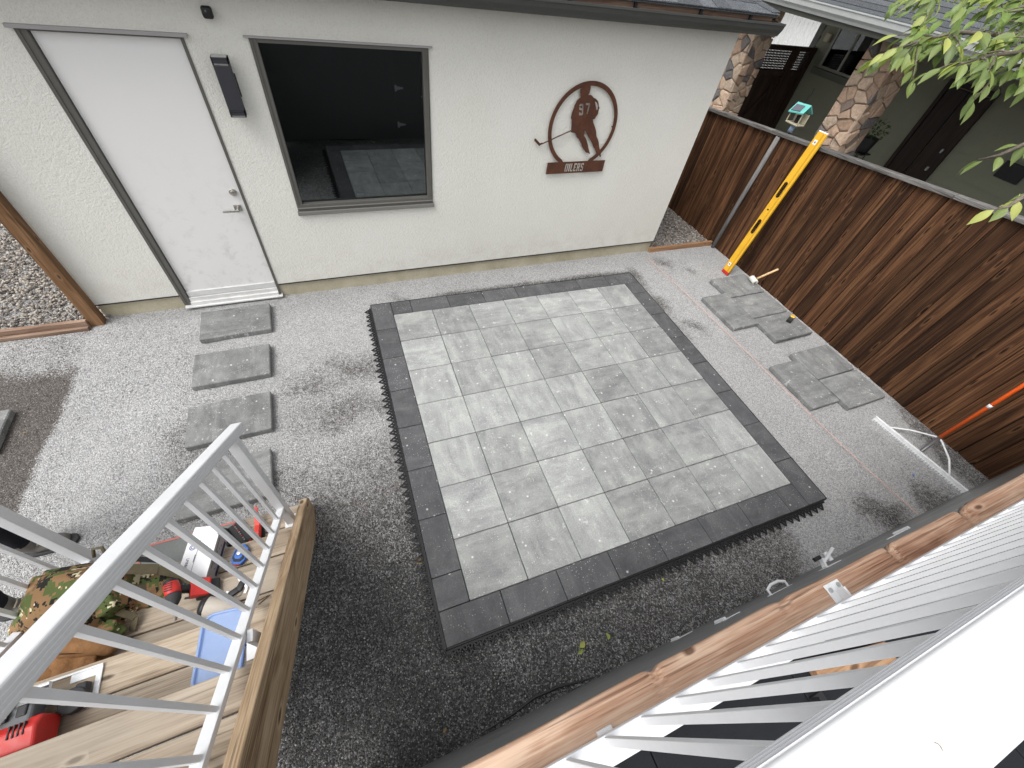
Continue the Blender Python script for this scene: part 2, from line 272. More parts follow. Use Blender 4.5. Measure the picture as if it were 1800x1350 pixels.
def camo():
    s = S('digital_camouflage'); v = s.obj(False)
    q = s.vm('SNAP', v, (0.0085, 0.0085, 0.0085)); q2 = s.vm('SNAP', v, (0.013, 0.013, 0.013))
    n1 = s.noise(q2, 9, 4, 0.65); n2 = s.noise(s.vm('ADD', q2, (3.1, 7.7, 1.9)), 11, 4, 0.65); n3 = s.noise(s.vm('ADD', q, (9.4, 2.2, 5.0)), 16, 4, 0.7); n4 = s.noise(s.vm('ADD', q, (5.4, 8.2, 3.0)), 15, 3, 0.7)
    c = s.mix(s.math('GREATER_THAN', n1, 0.51), (0.235, 0.140, 0.070), (0.085, 0.110, 0.036))
    c = s.mix(s.math('GREATER_THAN', n2, 0.60), c, (0.16, 0.10, 0.05)); c = s.mix(s.math('GREATER_THAN', n3, 0.56), c, (0.018, 0.018, 0.016)); c = s.mix(s.math('GREATER_THAN', n4, 0.62), c, (0.62, 0.56, 0.38))
    w = s.noise(v, 900, 2); return s.fin(c, 0.85, 0, s.bump(s.math('ADD', s.noise(v, 14, 4, 0.6), s.math('MULTIPLY', w, 0.1)), 0.6, 0.012), 0.2)
M['camo'] = camo()
M['canvas'] = (lambda s: s.fin((lambda v: s.mix(s.noise(v, 22, 5, 0.65), (0.15, 0.072, 0.030), (0.42, 0.225, 0.105)))(s.obj(False)), 0.9, 0, s.bump(s.noise(s.obj(False), 45, 5, 0.7, 0.6), 0.7, 0.008), 0.15))(S('brown_duck_canvas'))
M['webbing'] = plain('olive_webbing', (0.115, 0.095, 0.055), 0.85, 0, 0.3, 60, 0.5)
M['pants'] = plain('black_trousers', (0.012, 0.013, 0.018), 0.9, 0, 0.4, 20, 0.4, 0.2, 60)
M['shirt'] = plain('dark_grey_shirt', (0.06, 0.065, 0.075), 0.9, 0, 0.3, 20, 0.4, 0.2, 60)
M['boot'] = plain('dusty_boot', (0.16, 0.15, 0.135), 0.85, 0, 0.35, 18, 0.5)
M['skin'] = plain('skin', (0.48, 0.29, 0.20), 0.55, 0, 0.1, 20)
M['hair'] = plain('hair', (0.05, 0.03, 0.02), 0.7, 0, 0.3, 60)
def glass():
    s = S('window_glass'); s.t.nodes.remove(s.b)
    g = s.n('ShaderNodeBsdfGlossy', {'Color': (0.88, 0.93, 0.95), 'Roughness': 0.01}); t = s.n('ShaderNodeBsdfTransparent', {0: (0.30, 0.36, 0.38)})
    fr = s.n('ShaderNodeFresnel', {'IOR': 2.0}); mx = s.n('ShaderNodeMixShader', {0: fr.outputs[0], 1: t.outputs[0], 2: g.outputs[0]})
    s.t.links.new(mx.outputs[0], s.out.inputs[0]); return s.m
M['glass'] = glass()
M['dark_backing'] = plain('unlit_room_black', (0.004, 0.007, 0.011), 0.9, 0, 0.1, 3, 0, 0.1)  # near-black colour standing in for the unlit room behind a pane
def lidmat():
    s = S('translucent_blue_lid'); v = s.obj(False); s.fin(s.mix(s.noise(v, 12, 5, 0.7), (0.42, 0.57, 0.86), (0.60, 0.71, 0.90)), 0.35)
    t = s.n('ShaderNodeBsdfTransparent', {0: (0.66, 0.78, 0.98)}); mx = s.n('ShaderNodeMixShader', {0: 0.58}); s.t.links.new(s.b.outputs[0], mx.inputs[1]); s.t.links.new(t.outputs[0], mx.inputs[2]); s.t.links.new(mx.outputs[0], s.out.inputs[0]); return s.m
M['lid'] = lidmat()

# ------------------------------------------------------------------ mesh helper
class MB:
    def __init__(s): s.v = []; s.f = []
    def add(s, vs, fs): k = len(s.v); s.v += [tuple(p) for p in vs]; s.f += [tuple(i + k for i in f) for f in fs]; return s
    def box(s, x0, x1, y0, y1, z0, z1):
        return s.add([(x0, y0, z0), (x1, y0, z0), (x1, y1, z0), (x0, y1, z0), (x0, y0, z1), (x1, y0, z1), (x1, y1, z1), (x0, y1, z1)],
                     [(0, 3, 2, 1), (4, 5, 6, 7), (0, 1, 5, 4), (1, 2, 6, 5), (2, 3, 7, 6), (3, 0, 4, 7)])
    def obox(s, c, size, rot=None):
        hx, hy, hz = (q / 2 for q in size); r = rot or Matrix.Identity(3)
        pts = [Vector(c) + r @ Vector((a * hx, b * hy, d * hz)) for d in (-1, 1) for a, b in ((-1, -1), (1, -1), (1, 1), (-1, 1))]
        return s.add(pts, [(0, 3, 2, 1), (4, 5, 6, 7), (0, 1, 5, 4), (1, 2, 6, 5), (2, 3, 7, 6), (3, 0, 4, 7)])
    def beam(s, p, q, wd, ht, up=(0, 0, 1)):
        p, q = Vector(p), Vector(q); d = (q - p); L = d.length; d.normalize(); u = Vector(up); sd_ = d.cross(u)
        if sd_.length < 1e-5: sd_ = d.cross(Vector((0, 1, 0)))
        sd_.normalize(); u = sd_.cross(d); r = Matrix((d, sd_, u)).transposed()
        return s.obox((p + q) / 2, (L, wd, ht), r)
    def tube(s, pts, rr, seg=8, cap=True):
        pts = [Vector(p) for p in pts]; n = len(pts); rs = rr if isinstance(rr, (list, tuple)) else [rr] * n; k = len(s.v); ref = None
        for i, p in enumerate(pts):
            d = (pts[min(i + 1, n - 1)] - pts[max(i - 1, 0)]).normalized()
            if ref is None: ref = d.orthogonal().normalized()
            a = (ref - d * ref.dot(d)); a = a.normalized() if a.length > 1e-6 else d.orthogonal().normalized(); ref = a; b = d.cross(a)
            s.v += [tuple(p + (a * math.cos(2 * math.pi * j / seg) + b * math.sin(2 * math.pi * j / seg)) * rs[i]) for j in range(seg)]
        for i in range(n - 1):
            for j in range(seg): j2 = (j + 1) % seg; s.f.append((k + i * seg + j, k + i * seg + j2, k + (i + 1) * seg + j2, k + (i + 1) * seg + j))
        if cap: s.f.append(tuple(k + j for j in reversed(range(seg)))); s.f.append(tuple(k + (n - 1) * seg + j for j in range(seg)))
        return s
    def prism(s, poly, a, b, axis=0):
        n = len(poly)
        def mk(t, u, v): return (t, u, v) if axis == 0 else ((u, t, v) if axis == 1 else (u, v, t))
        return s.add([mk(a, *p) for p in poly] + [mk(b, *p) for p in poly], [tuple(range(n)), tuple(reversed(range(n, 2 * n)))] + [(i, i + n, (i + 1) % n + n, (i + 1) % n) for i in range(n)])
    def cyl(s, c, r, h, axis=2, seg=20, r2=None):
        a = Vector(c); d = Vector([1 if i == axis else 0 for i in range(3)]); return s.tube([a, a + d * h], [r, r if r2 is None else r2], seg)
    def mesh(s, name):
        me = bpy.data.meshes.new(name); me.from_pydata(s.v, [], s.f)
        b = bmesh.new(); b.from_mesh(me); bmesh.ops.recalc_face_normals(b, faces=b.faces); b.to_mesh(me); b.free(); return me
    def build(s, name, mat, parent=None, bevel=0.0, smooth=False, seg=2, sub=0):
        return put(name, s.mesh(name), mat, parent, bevel, smooth, seg, sub)
ORIG = {}
def put(name, me, mat, parent=None, bevel=0.0, smooth=False, seg=2, sub=0):
    if not me.materials: me.materials.append(M[mat] if isinstance(mat, str) else mat)
    o = bpy.data.objects.new(name, me); COL.objects.link(o)
    if parent is not None:
        o.parent = parent
        if parent.name in ORIG: o.location = -ORIG[parent.name]
    if bevel:
        b = o.modifiers.new('bevel', 'BEVEL'); b.width = bevel; b.segments = seg; b.limit_method = 'ANGLE'; b.angle_limit = rad(35); b.harden_normals = False
    if sub: b = o.modifiers.new('sub', 'SUBSURF'); b.levels = b.render_levels = sub
    if smooth:
        for p in me.polygons: p.use_smooth = True
    return o
def tag(o, label=None, cat=None, group=None, kind=None):
    if label: o['label'] = label
    if cat: o['category'] = cat
    if group: o['group'] = group
    if kind: o['kind'] = kind
    return o
def thing(name, label, cat, loc, group=None, local=False, rot=None):
    e = bpy.data.objects.new(name, None); COL.objects.link(e); e.location = loc; e.empty_display_size = 0.1
    if rot is not None: e.rotation_euler = rot
    tag(e, label, cat, group)
    if not local: ORIG[e.name] = Vector(loc)
    return e
def chamfer_mesh(name, sx, sy, sz, ch, mat, jit=0.0):
    b = bmesh.new(); bmesh.ops.create_cube(b, size=1.0)
    for v in b.verts: v.co = Vector((v.co.x * sx, v.co.y * sy, v.co.z * sz)) + Vector([random.uniform(-jit, jit) for _ in range(3)])
    bmesh.ops.bevel(b, geom=list(b.edges), offset=ch, segments=1, affect='EDGES')
    me = bpy.data.meshes.new(name); b.to_mesh(me); b.free(); me.materials.append(M[mat]); return me
def copy_tree(o, parent=None):
    c = o.copy(); COL.objects.link(c); c.parent = parent
    for ch in list(o.children): copy_tree(ch, c)
    return c
def curve_mesh(name, splines, depth, bevel=0.0):
    """filled flat plate with holes from closed outlines (x, z), thickness along y"""
    cu = bpy.data.curves.new(name, 'CURVE'); cu.dimensions = '2D'; cu.fill_mode = 'BOTH'; cu.extrude = depth / 2; cu.bevel_depth = bevel
    for pts in splines:
        sp = cu.splines.new('POLY'); sp.points.add(len(pts) - 1); sp.use_cyclic_u = True
        for p, (x, y) in zip(sp.points, pts): p.co = (x, y, 0, 1)
    ob = bpy.data.objects.new(name + '_tmp', cu); COL.objects.link(ob); dg = bpy.context.evaluated_depsgraph_get()
    me = bpy.data.meshes.new_from_object(ob.evaluated_get(dg)); bpy.data.objects.remove(ob); bpy.data.curves.remove(cu)
    me.transform(Matrix.Rotation(rad(90), 4, 'X')); me.materials.clear(); return me
def text_mesh(body, size, depth=0.0006, shear=0.0):
    cu = bpy.data.curves.new('text', 'FONT'); cu.body = body; cu.size = size; cu.extrude = depth; cu.align_x = 'CENTER'; cu.align_y = 'CENTER'; cu.shear = shear; cu.resolution_u = 2
    ob = bpy.data.objects.new('text_tmp', cu); COL.objects.link(ob); dg = bpy.context.evaluated_depsgraph_get()
    me = bpy.data.meshes.new_from_object(ob.evaluated_get(dg)); bpy.data.objects.remove(ob); bpy.data.curves.remove(cu); me.materials.clear(); return me

# value noise for the ground
_tab = RNG.random((256, 256))
def vnoise(x, y):
    xi = np.floor(x).astype(int); yi = np.floor(y).astype(int); fx = x - xi; fy = y - yi; fx = fx * fx * (3 - 2 * fx); fy = fy * fy * (3 - 2 * fy)
    g = lambda a, b: _tab[a % 256, b % 256]
    return (g(xi, yi) * (1 - fx) + g(xi + 1, yi) * fx) * (1 - fy) + (g(xi, yi + 1) * (1 - fx) + g(xi + 1, yi + 1) * fx) * fy
def fbm(x, y, o=4): return sum(vnoise(x * 2 ** i + 17 * i, y * 2 ** i + 5 * i) * 0.5 ** i for i in range(o)) / sum(0.5 ** i for i in range(o))
def sst(a, b, x): t = np.clip((x - a) / (b - a), 0, 1); return t * t * (3 - 2 * t)
G = -0.075                                   # top of the gravel; z = 0 is the top of the patio pavers
TH = 0.021                                   # the patio is laid slightly out of square with the garage
U = 0.42                                     # paver module
def P(i, j, z=0.0): x, y = i * U, -j * U; return Vector((x * math.cos(TH) + y * math.sin(TH), -x * math.sin(TH) + y * math.cos(TH), z))
def bed(x, y):
    wx = x + 0.30 * (fbm(x * 2.1 + 3, y * 2.1) - 0.5) * 2; wy = y + 0.30 * (fbm(x * 2.1, y * 2.1 + 9) - 0.5) * 2
    blob = lambda cx, cy, r: np.exp(-((wx - cx) ** 2 + (wy - cy) ** 2) / r ** 2)
    d = sst(-0.95, -2.75, wy) * sst(0.25, -0.05, x) * sst(-1.55, -1.1, wx)                       # beside the stairs
    d = np.maximum(d, (0.96 - .12 * sst(.2, 1.4, x)) * sst(-2.6, -3.0, y) * sst(2.55, 1.7, wx + 0.5 * (wy + 3.3)) * sst(-1.6, -1.1, x))     # in front of the deck
    d = np.maximum(d, 0.72 * sst(-3.0, -3.2, y) * sst(2.9, 2.2, wx) * sst(1.5, 2.2, wx))
    for cx, cy, r, k in ((-0.52, -0.62, 0.26, 0.52), (-0.85, -0.78, 0.24, 0.44), (-0.70, -1.20, 0.34, 0.44), (-0.42, -1.25, 0.2, 0.45), (3.50, -3.52, 0.22, 0.8), (4.25, -3.6, 0.25, 0.62), (-1.75, -1.25, 0.28, 0.36), (-1.95, -1.75, 0.35, 0.34), (-1.3, -1.65, 0.3, 0.34), (0.1, 0.33, 0.12, 0.35), (3.95, 0.30, 0.16, 0.42), (4.25, 0.05, 0.13, 0.36), (3.35, -1.0, 0.14, 0.42), (3.3, -0.45, 0.15, 0.6), (3.30, 0.05, 0.13, 0.5)): d = np.maximum(d, k * blob(cx, cy, r))
    d = np.maximum(d, 0.95 * np.exp(-((y - 0.265 + .02 * x + .05 * (fbm(x * 3, y * 3) - .5)) / 0.085) ** 2) * sst(0.25, 0.8, x) * sst(3.5, 2.9, x))
    d = np.maximum(d, (.35 + .9 * (fbm(x * 4 + 2, y * 4) - .35)) * np.exp(-((x - 3.27 - .02 * y) / 0.10) ** 2) * sst(-1.5, -.6, y) * sst(.45, .2, y))
    d = np.maximum(d, 0.62 * sst(4.72, 4.98, wx) * sst(-2.2, -3.0, y))
    t = sst(-2.66, -2.84, x + 0.06 * (fbm(x * 5, y * 5) - 0.5) - 0.06 * (y + 0.6)) * (1 - 0.60 * sst(-0.35, 0.10, wy + 0.25 * (x + 2.8)))
    return np.clip(d, 0, 1), np.clip(t, 0, 1)

# ------------------------------------------------------------------ SETTING: ground
def build_ground():
    xs = np.concatenate([[-90, -40, -15, -7], np.arange(-4.2, 5.4, 0.03), [7, 15, 40, 90]]); ys = np.concatenate([[-90, -40, -15, -7], np.arange(-4.4, 0.9, 0.03), [2.5, 7, 15, 40, 90]])
    X, Y = np.meshgrid(xs, ys); x, y = X.ravel(), Y.ravel(); z = np.full(x.shape, G)
    inn = (x > -4.1) & (x < 5.3) & (y > -4.3) & (y < 0.8)
    z = z + inn * ((fbm(x * 1.3, y * 1.3) - 0.5) * 0.012 + (fbm(x * 9, y * 9) - 0.5) * 0.012)
    nx, ny = len(xs), len(ys); idx = np.arange(nx * ny).reshape(ny, nx)
    f = np.stack([idx[:-1, :-1], idx[:-1, 1:], idx[1:, 1:], idx[1:, :-1]], -1).reshape(-1, 4)
    me = bpy.data.meshes.new('ground'); me.from_pydata(np.stack([x, y, z], -1).tolist(), [], f.tolist())
    d, t = bed(x, y)
    for nm, a in (('damp', d), ('dirt', t)): at = me.attributes.new(nm, 'FLOAT', 'POINT'); at.data.foreach_set('value', a.astype(np.float32))
    for p in me.polygons: p.use_smooth = True
    tag(put('ground', me, 'gravel'), kind='structure')
build_ground()
def chips_mesh(name, x, y, z, size, mat, flat=(0.45, 0.8), attrs=True, ico=False):
    n = len(x)
    if ico:
        b = bmesh.new(); bmesh.ops.create_icosphere(b, subdivisions=1, radius=1.0); bv = np.array([v.co[:] for v in b.verts]); bf = np.array([[v.index for v in f.verts] for f in b.faces]); b.free()
    else:
        bv = np.array([(1, 0, 0), (-.8, .2, 0), (.1, .8, 0), (-.1, -.9, .1), (0.1, .1, .8), (0, 0, -.8)]); bf = np.array([(0, 2, 4), (2, 1, 4), (1, 3, 4), (3, 0, 4), (2, 0, 5), (1, 2, 5), (3, 1, 5), (0, 3, 5)])
    k = len(bv); a = RNG.random(n) * 6.283; tl = (RNG.random(n) - 0.5) * 1.0; ar = 0.6 + 0.4 * RNG.random(n); fl = flat[0] + (flat[1] - flat[0]) * RNG.random(n)
    V = np.repeat(bv[None], n, 0) * (1 + 0.25 * (RNG.random((n, k, 1)) - 0.5)); V[:, :, 1] *= ar[:, None]; V[:, :, 2] *= fl[:, None]; V *= size[:, None, None]
    c, s_ = np.cos(tl)[:, None], np.sin(tl)[:, None]; X0, Z0 = V[:, :, 0] * c - V[:, :, 2] * s_, V[:, :, 0] * s_ + V[:, :, 2] * c
    c, s_ = np.cos(a)[:, None], np.sin(a)[:, None]; Y0 = V[:, :, 1]
    W = np.stack([X0 * c - Y0 * s_ + x[:, None], X0 * s_ + Y0 * c + y[:, None], Z0 + z[:, None]], -1).reshape(-1, 3)
    F = (bf[None] + (np.arange(n) * k)[:, None, None]).reshape(-1, 3)
    me = bpy.data.meshes.new(name); me.vertices.add(len(W)); me.vertices.foreach_set('co', W.ravel().astype(np.float32))
    me.loops.add(F.size); me.loops.foreach_set('vertex_index', F.ravel().astype(np.int32)); me.polygons.add(len(F)); me.polygons.foreach_set('loop_start', np.arange(0, F.size, 3, dtype=np.int32))
    me.update(calc_edges=True)
    tone = np.repeat(RNG.random(n), k); at = me.attributes.new('tone', 'FLOAT', 'POINT'); at.data.foreach_set('value', tone.astype(np.float32))
    if attrs:
        d, t = bed(x, y)
        for nm, q in (('damp', d), ('dirt', t)): at = me.attributes.new(nm, 'FLOAT', 'POINT'); at.data.foreach_set('value', np.repeat(q, k).astype(np.float32))
    return put(name, me, mat)
def in_patio(x, y, mg=0.02):
    u = (x * math.cos(TH) - y * math.sin(TH)) / U; v = (x * math.sin(TH) + y * math.cos(TH)) / U
    return (u > -0.5 - mg) & (u < 7.5 + mg) & (v < 0.5 + mg) & (v > -7.5 - mg)
SLABS = [(-1.50, 0.285, .63, .42, 0.02), (-1.515, -0.33, .63, .41, 0.0), (-1.515, -0.955, .625, .42, 0.015), (-1.52, -1.565, .62, .42, 0.02), (-3.345, -0.62, .63, .42, 0.0),
         (4.585, -0.425, .63, .42, 0.0), (4.585, -0.848, .63, .42, 0.0), (4.585, -1.272, .63, .42, 0.005), (4.072, -0.845, .42, .63, 0.008),
         (4.580, -1.905, .63, .42, 0.0), (4.580, -2.328, .63, .42, 0.0), (4.048, -2.105, .42, .63, -0.006)]
n = 190000; x = RNG.uniform(-3.4, 5.0, n); y = RNG.uniform(-3.6, 0.66, n); keep = ~in_patio(x, y, 0.0) & ~((x < -2.62) & (y > 0.5)) & ~((x < -0.96) & (x > -2.15) & (y < -2.0))
for sx, sy, sw, sh, sr in SLABS: keep &= ~((abs(x - sx) < sw / 2) & (abs(y - sy) < sh / 2))
_, dt = bed(x, y); keep &= RNG.random(n) > dt * 0.8
x, y = x[keep], y[keep]; sz = 0.0025 + 0.0042 * RNG.random(len(x)) ** 3
tag(chips_mesh('gravel_chips', x, y, G + 0.0035 * RNG.random(len(x)), sz, 'chip'), 'loose crushed grey gravel chips covering the yard', 'gravel', kind='stuff')

x = RNG.uniform(-3.3, 4.9, 5200); y = RNG.uniform(-3.58, .62, 5200); keep = ~in_patio(x, y, .01) & ~((x < -2.62) & (y > 0.5)) & ~((x < -0.96) & (x > -2.15) & (y < -2.0))
for sx, sy, sw, sh, sr in SLABS: keep &= ~((abs(x - sx) < sw / 2) & (abs(y - sy) < sh / 2))
x, y = x[keep], y[keep]; tag(chips_mesh('gravel_stones', x, y, G + .004 + 0 * x, .0055 + .004 * RNG.random(len(x)) ** 2, 'chip'), 'scattered coarser stones lying on the gravel', 'gravel', kind='stuff')
# river-rock beds beside the garage
def pebbles(name, n, x0, x1, y0, y1, label, slope=0.0):
    x = RNG.uniform(x0, x1, n); y = RNG.uniform(y0, y1, n); sz = 0.009 + 0.010 * RNG.random(n)
    o = chips_mesh(name, x, y, G + 0.012 + slope * (y - y0) + 0.016 * RNG.random(n), sz, 'pebble', (0.5, 0.85), False, True)
    for p in o.data.polygons: p.use_smooth = True
    tag(o, label, 'stones', kind='stuff')
pebbles('river_rock', 15000, -5.6, -2.60, 0.66, 3.4, 'rounded tan river rock beyond the wooden gate sill')
pebbles('river_rock', 4500, 3.86, 5.0, 0.68, 2.4, 'rounded tan river rock between the garage corner and the fence')

# ------------------------------------------------------------------ SETTING: patio
patio = MB(); q = [P(-0.49, -0.49), P(7.49, -0.49), P(7.49, 7.49), P(-0.49, 7.49)]
patio.prism([(p.x, p.y) for p in q], G - 0.03, -0.052, axis=2)
patio = tag(patio.build('patio', 'rubber'), 'square patio of light pavers with a charcoal border', kind='structure')
gap = 0.0052
me_p = [chamfer_mesh('paver', U - gap, U - gap, 0.05, 0.0035, 'paver') for _ in range(2)]
me_b = chamfer_mesh('border_paver', U - gap, U / 2 - gap, 0.05, 0.003, 'border'); me_h = chamfer_mesh('border_paver_half', U / 2 - gap, U / 2 - gap, 0.05, 0.003, 'border')
def lay(name, me, i, j, rot=0.0):
    o = bpy.data.objects.new(name, me); COL.objects.link(o); o.parent = patio; p = P(i, j)
    o.location = (p.x + random.uniform(-.0006, .0006), p.y + random.uniform(-.0006, .0006), -0.025 + random.uniform(-0.0012, 0.0012)); o.rotation_euler = (random.uniform(-.0015, .0015), random.uniform(-.0015, .0015), -TH + rot)
for j in range(7):
    for i in range(7): lay('paver', me_p[(i * 3 + j) % 2], i + .5, j + .5)
H = math.pi / 2
for k in range(7):
    lay('border_paver', me_b, -.25, k, H)                   # left side
    lay('border_paver', me_b, 1 + k, -.25)                  # far side
    lay('border_paver', me_b, 7.25, 1 + k, H)               # right side
    lay('border_paver', me_b, k, 7.25)                      # near side
lay('border_paver', me_h, -.25, 6.75); lay('border_paver', me_h, .25, -.25); lay('border_paver', me_h, 7.25, .25); lay('border_paver', me_h, 6.75, 7.25)
def edging(a, b, out, dep=.072):
    """black plastic edge strip with a row of open triangular anchor loops"""
    a, b, out = Vector(a), Vector(b), Vector(out); d = (b - a); L = d.length; d.normalize(); mb = MB()
    mb.beam(a + out * .004 + Vector((0, 0, -.034)), b + out * .004 + Vector((0, 0, -.034)), .005, .064)
    mb.beam(a + out * .012 + Vector((0, 0, G + .027)), b + out * .012 + Vector((0, 0, G + .027)), .016, .006)
    t = 0.02; pit = 0.0735
    while t + pit < L:
        p0 = a + d * t + out * .018; p1 = a + d * (t + pit * .5) + out * (dep + random.uniform(-.008, .008)); p2 = a + d * (t + pit * .92) + out * .018; zc = Vector((0, 0, G + .027 + random.uniform(-.003, .004)))
        for u, v in ((p0, p1), (p1, p2), (p0.lerp(p1, .5), p0.lerp(p2, .5)), (p1.lerp(p2, .5), p0.lerp(p2, .5))): mb.beam(u + zc, v + zc, .009, .010)
        mb.cyl(p1 + zc - Vector((0, 0, .004)), .007, .008, seg=6)
        t += pit
    mb.build('edging', 'black', patio)
ox = (P(1, 0) - P(0, 0)).normalized(); oy = (P(0, -1) - P(0, 0)).normalized()
edging(P(-.5, -.5), P(-.5, 7.5), -ox); edging(P(-.5, 7.5), P(7.5, 7.5), -oy); edging(P(7.5, 7.5), P(7.5, -.5), ox, .030); edging(P(7.5, -.5), P(-.5, -.5), oy, .026)

# loose slabs
slab_labels = ['stepping slab right in front of the white door', 'second stepping slab from the white door', 'third stepping slab from the door, partly under the stair handrail', 'dusty stepping slab at the foot of the stairs, seen through the pickets', 'slab on the brown earth at the left edge',
               'slab with the mallet on it, at the foot of the yellow level', 'middle slab of the three along the fence in the far cluster', 'slab with the yellow tape measure lying on it', 'slab of the far cluster lying next to the string line',
               'far slab along the fence in the cluster of three', 'slab along the fence nearest to the orange rake', 'slab of the near cluster lying next to the string line']
for (sx, sy, sw, sh, sr), lb in zip(SLABS, slab_labels):
    me = chamfer_mesh('slab', sw - .009, sh - .009, .058, .007, 'slab', 0.0015); o = put('stepping_slab', me, 'slab'); o.location = (sx, sy, G + .030 + random.uniform(0, .004)); o.rotation_euler = (random.uniform(-.006, .006), random.uniform(-.006, .006), sr)
    tag(o, 'grey textured ' + lb, 'slab', 'loose paving slabs')

# ------------------------------------------------------------------ garage
gar = thing('garage', 'white stucco garage with dark gutter, door and picture window', 'garage', (0.6, 0.66, G))
WX0, WX1, WY, WT, WZ0, WZ1 = -2.65, 3.845, 0.66, 0.16, 0.088, 2.455
DX0, DX1, DZ1 = -1.972, -1.080, 2.150; NX0, NX1, NZ0, NZ1 = -0.680, 0.622, 0.835, 2.158
w = MB()
for a in ((WX0, DX0, WZ0, WZ1), (DX0, DX1, DZ1, WZ1), (DX1, NX0, WZ0, WZ1), (NX0, NX1, WZ0, NZ0), (NX0, NX1, NZ1, WZ1), (NX1, WX1, WZ0, WZ1)): w.box(a[0], a[1], WY, WY + WT, a[2], a[3])
w.box(WX1 - WT, WX1, WY + WT, 6.0, WZ0, WZ1); w.box(WX0, WX0 + WT, WY + WT, 6.0, WZ0, WZ1); w.box(WX0, WX1, 6.0, 6.0 + WT, WZ0, WZ1)
w.build('wall', 'stucco', gar)
w = MB(); w.box(WX0 + .012, DX0, WY + .014, WY + .2, G - .3, WZ0 - .006); w.box(DX1, WX1 - .012, WY + .014, WY + .2, G - .3, WZ0 - .006); w.box(DX0, DX1, WY + .03, WY + .2, G - .3, -.05)
w.box(WX1 - .2, WX1 - .012, WY + .2, 6.1, G - .3, WZ0 - .006); w.box(WX0 + .012, WX0 + .2, WY + .2, 6.1, G - .3, WZ0 - .006)
w.build('foundation', 'foundation', gar)
w = MB(); w.box(WX0 + .003, DX0 - .003, WY - .006, WY + .06, WZ0 - .010, WZ0 - .001); w.box(DX1 + .003, WX1 + .004, WY - .006, WY + .06, WZ0 - .010, WZ0 - .001); w.build('drip_flashing', 'black', gar)
MB().box(WX0 + .17, WX1 - .17, WY + .17, 5.99, G - .1, -.03).build('floor', 'concrete', gar)
# door
fr = MB(); fw = .062
fr.box(DX0, DX0 + fw, WY - .008, WY + .12, -.035, DZ1); fr.box(DX1 - fw * .35, DX1, WY - .008, WY + .12, -.035, DZ1); fr.box(DX0 + fw, DX1 - fw * .35, WY - .008, WY + .12, DZ1 - .018, DZ1)
fr.box(DX0 + .018, DX0 + .026, WY - .014, WY - .008, -.03, DZ1 - .01); fr.box(DX0 + fw, DX0 + fw + .012, WY + .035, WY + .05, .1, DZ1 - .018)
door = fr.build('door', 'frame', gar, .002)
door['label'] = 'white slab door in a bronze frame'
SX0, SX1 = DX0 + fw + .004, DX1 - fw * .35 - .004
MB().box(SX0, SX1, WY + .022, WY + .066, .105, DZ1 - .022).build('leaf', 'doorwhite', door, .002)
th = MB(); th.box(DX0 + .004, DX1 + .012, WY - .045, WY + .03, -.052, -.036); th.box(DX0 + fw, DX1 - .022, WY - .022, WY + .03, -.036, .0); th.box(DX0 + fw, DX1 - .022, WY - .002, WY + .03, .0, .045); th.box(SX0, SX1, WY + .008, WY + .0215, .050, .112)
th.build('threshold', 'sill', door, .003)
MB().cyl((-1.158, WY + .021, 1.066), .031, -.012, 1, 24).cyl((-1.158, WY + .009, 1.066), .021, -.010, 1, 24).build('deadbolt', 'nickel', door, .002, True)
hd = MB(); hd.box(-1.198, -1.138, WY + .012, WY + .0215, .895, .955); hd.cyl((-1.168, WY + .012, .925), .012, -.05, 1, 14); hd.box(-1.285, -1.156, WY - .046, WY - .036, .916, .934)
hd.build('handle', 'nickel', door, .002)
MB().box(DX0 - .03, DX1 + .03, WY - .028, WY + .02, DZ1 + .002, DZ1 + .014).box(DX0 - .03, DX1 + .03, WY - .028, WY - .024, DZ1 - .006, DZ1 + .002).build('flashing', 'cardgrey', door)
# window
wf = MB(); b = .052
wf.box(NX0, NX0 + b, WY - .012, WY + .12, NZ0 + .10, NZ1); wf.box(NX1 - b, NX1, WY - .012, WY + .12, NZ0 + .10, NZ1); wf.box(NX0 + b, NX1 - b, WY - .012, WY + .12, NZ1 - .024, NZ1); wf.box(NX0, NX1, WY - .014, WY + .12, NZ0 + .035, NZ0 + .10)
wf.box(NX0 + .012, NX0 + .022, WY - .020, WY - .012, NZ0 + .1, NZ1 - .01); wf.box(NX1 - .022, NX1 - .012, WY - .020, WY - .012, NZ0 + .1, NZ1 - .01)
win = wf.build('window', 'frame', gar, .003); win['label'] = 'dark picture window reflecting the patio'
MB().box(NX0 - .008, NX1 + .008, WY - .030, WY + .02, NZ0 - .002, NZ0 + .034).box(NX0, NX1, WY - .023, WY - .014, NZ0 + .06, NZ0 + .072).build('sill', plain('bronze_sill', (0.20, 0.195, 0.18), .4), win, .003)
MB().box(NX0 + b, NX1 - b, WY + .030, WY + .036, NZ0 + .10, NZ1 - .024).build('pane', 'glass', win)
MB().box(NX0 + .01, NX1 - .01, WY + .135, WY + .14, NZ0 + .02, NZ1).build('dark_backing', 'dark_backing', win)  # added black sheet that paints the darkness of the garage interior
MB().box(NX0 - .03, NX1 + .03, WY - .024, WY + .02, NZ1 + .003, NZ1 + .014).build('flashing', 'cardgrey', win)
MB().box(-.125, -.058, WY + .040, WY + .0415, NZ0 + .104, NZ0 + .150).build('sticker', plain('pale_sticker', (0.62, 0.80, 0.74), .6), win)
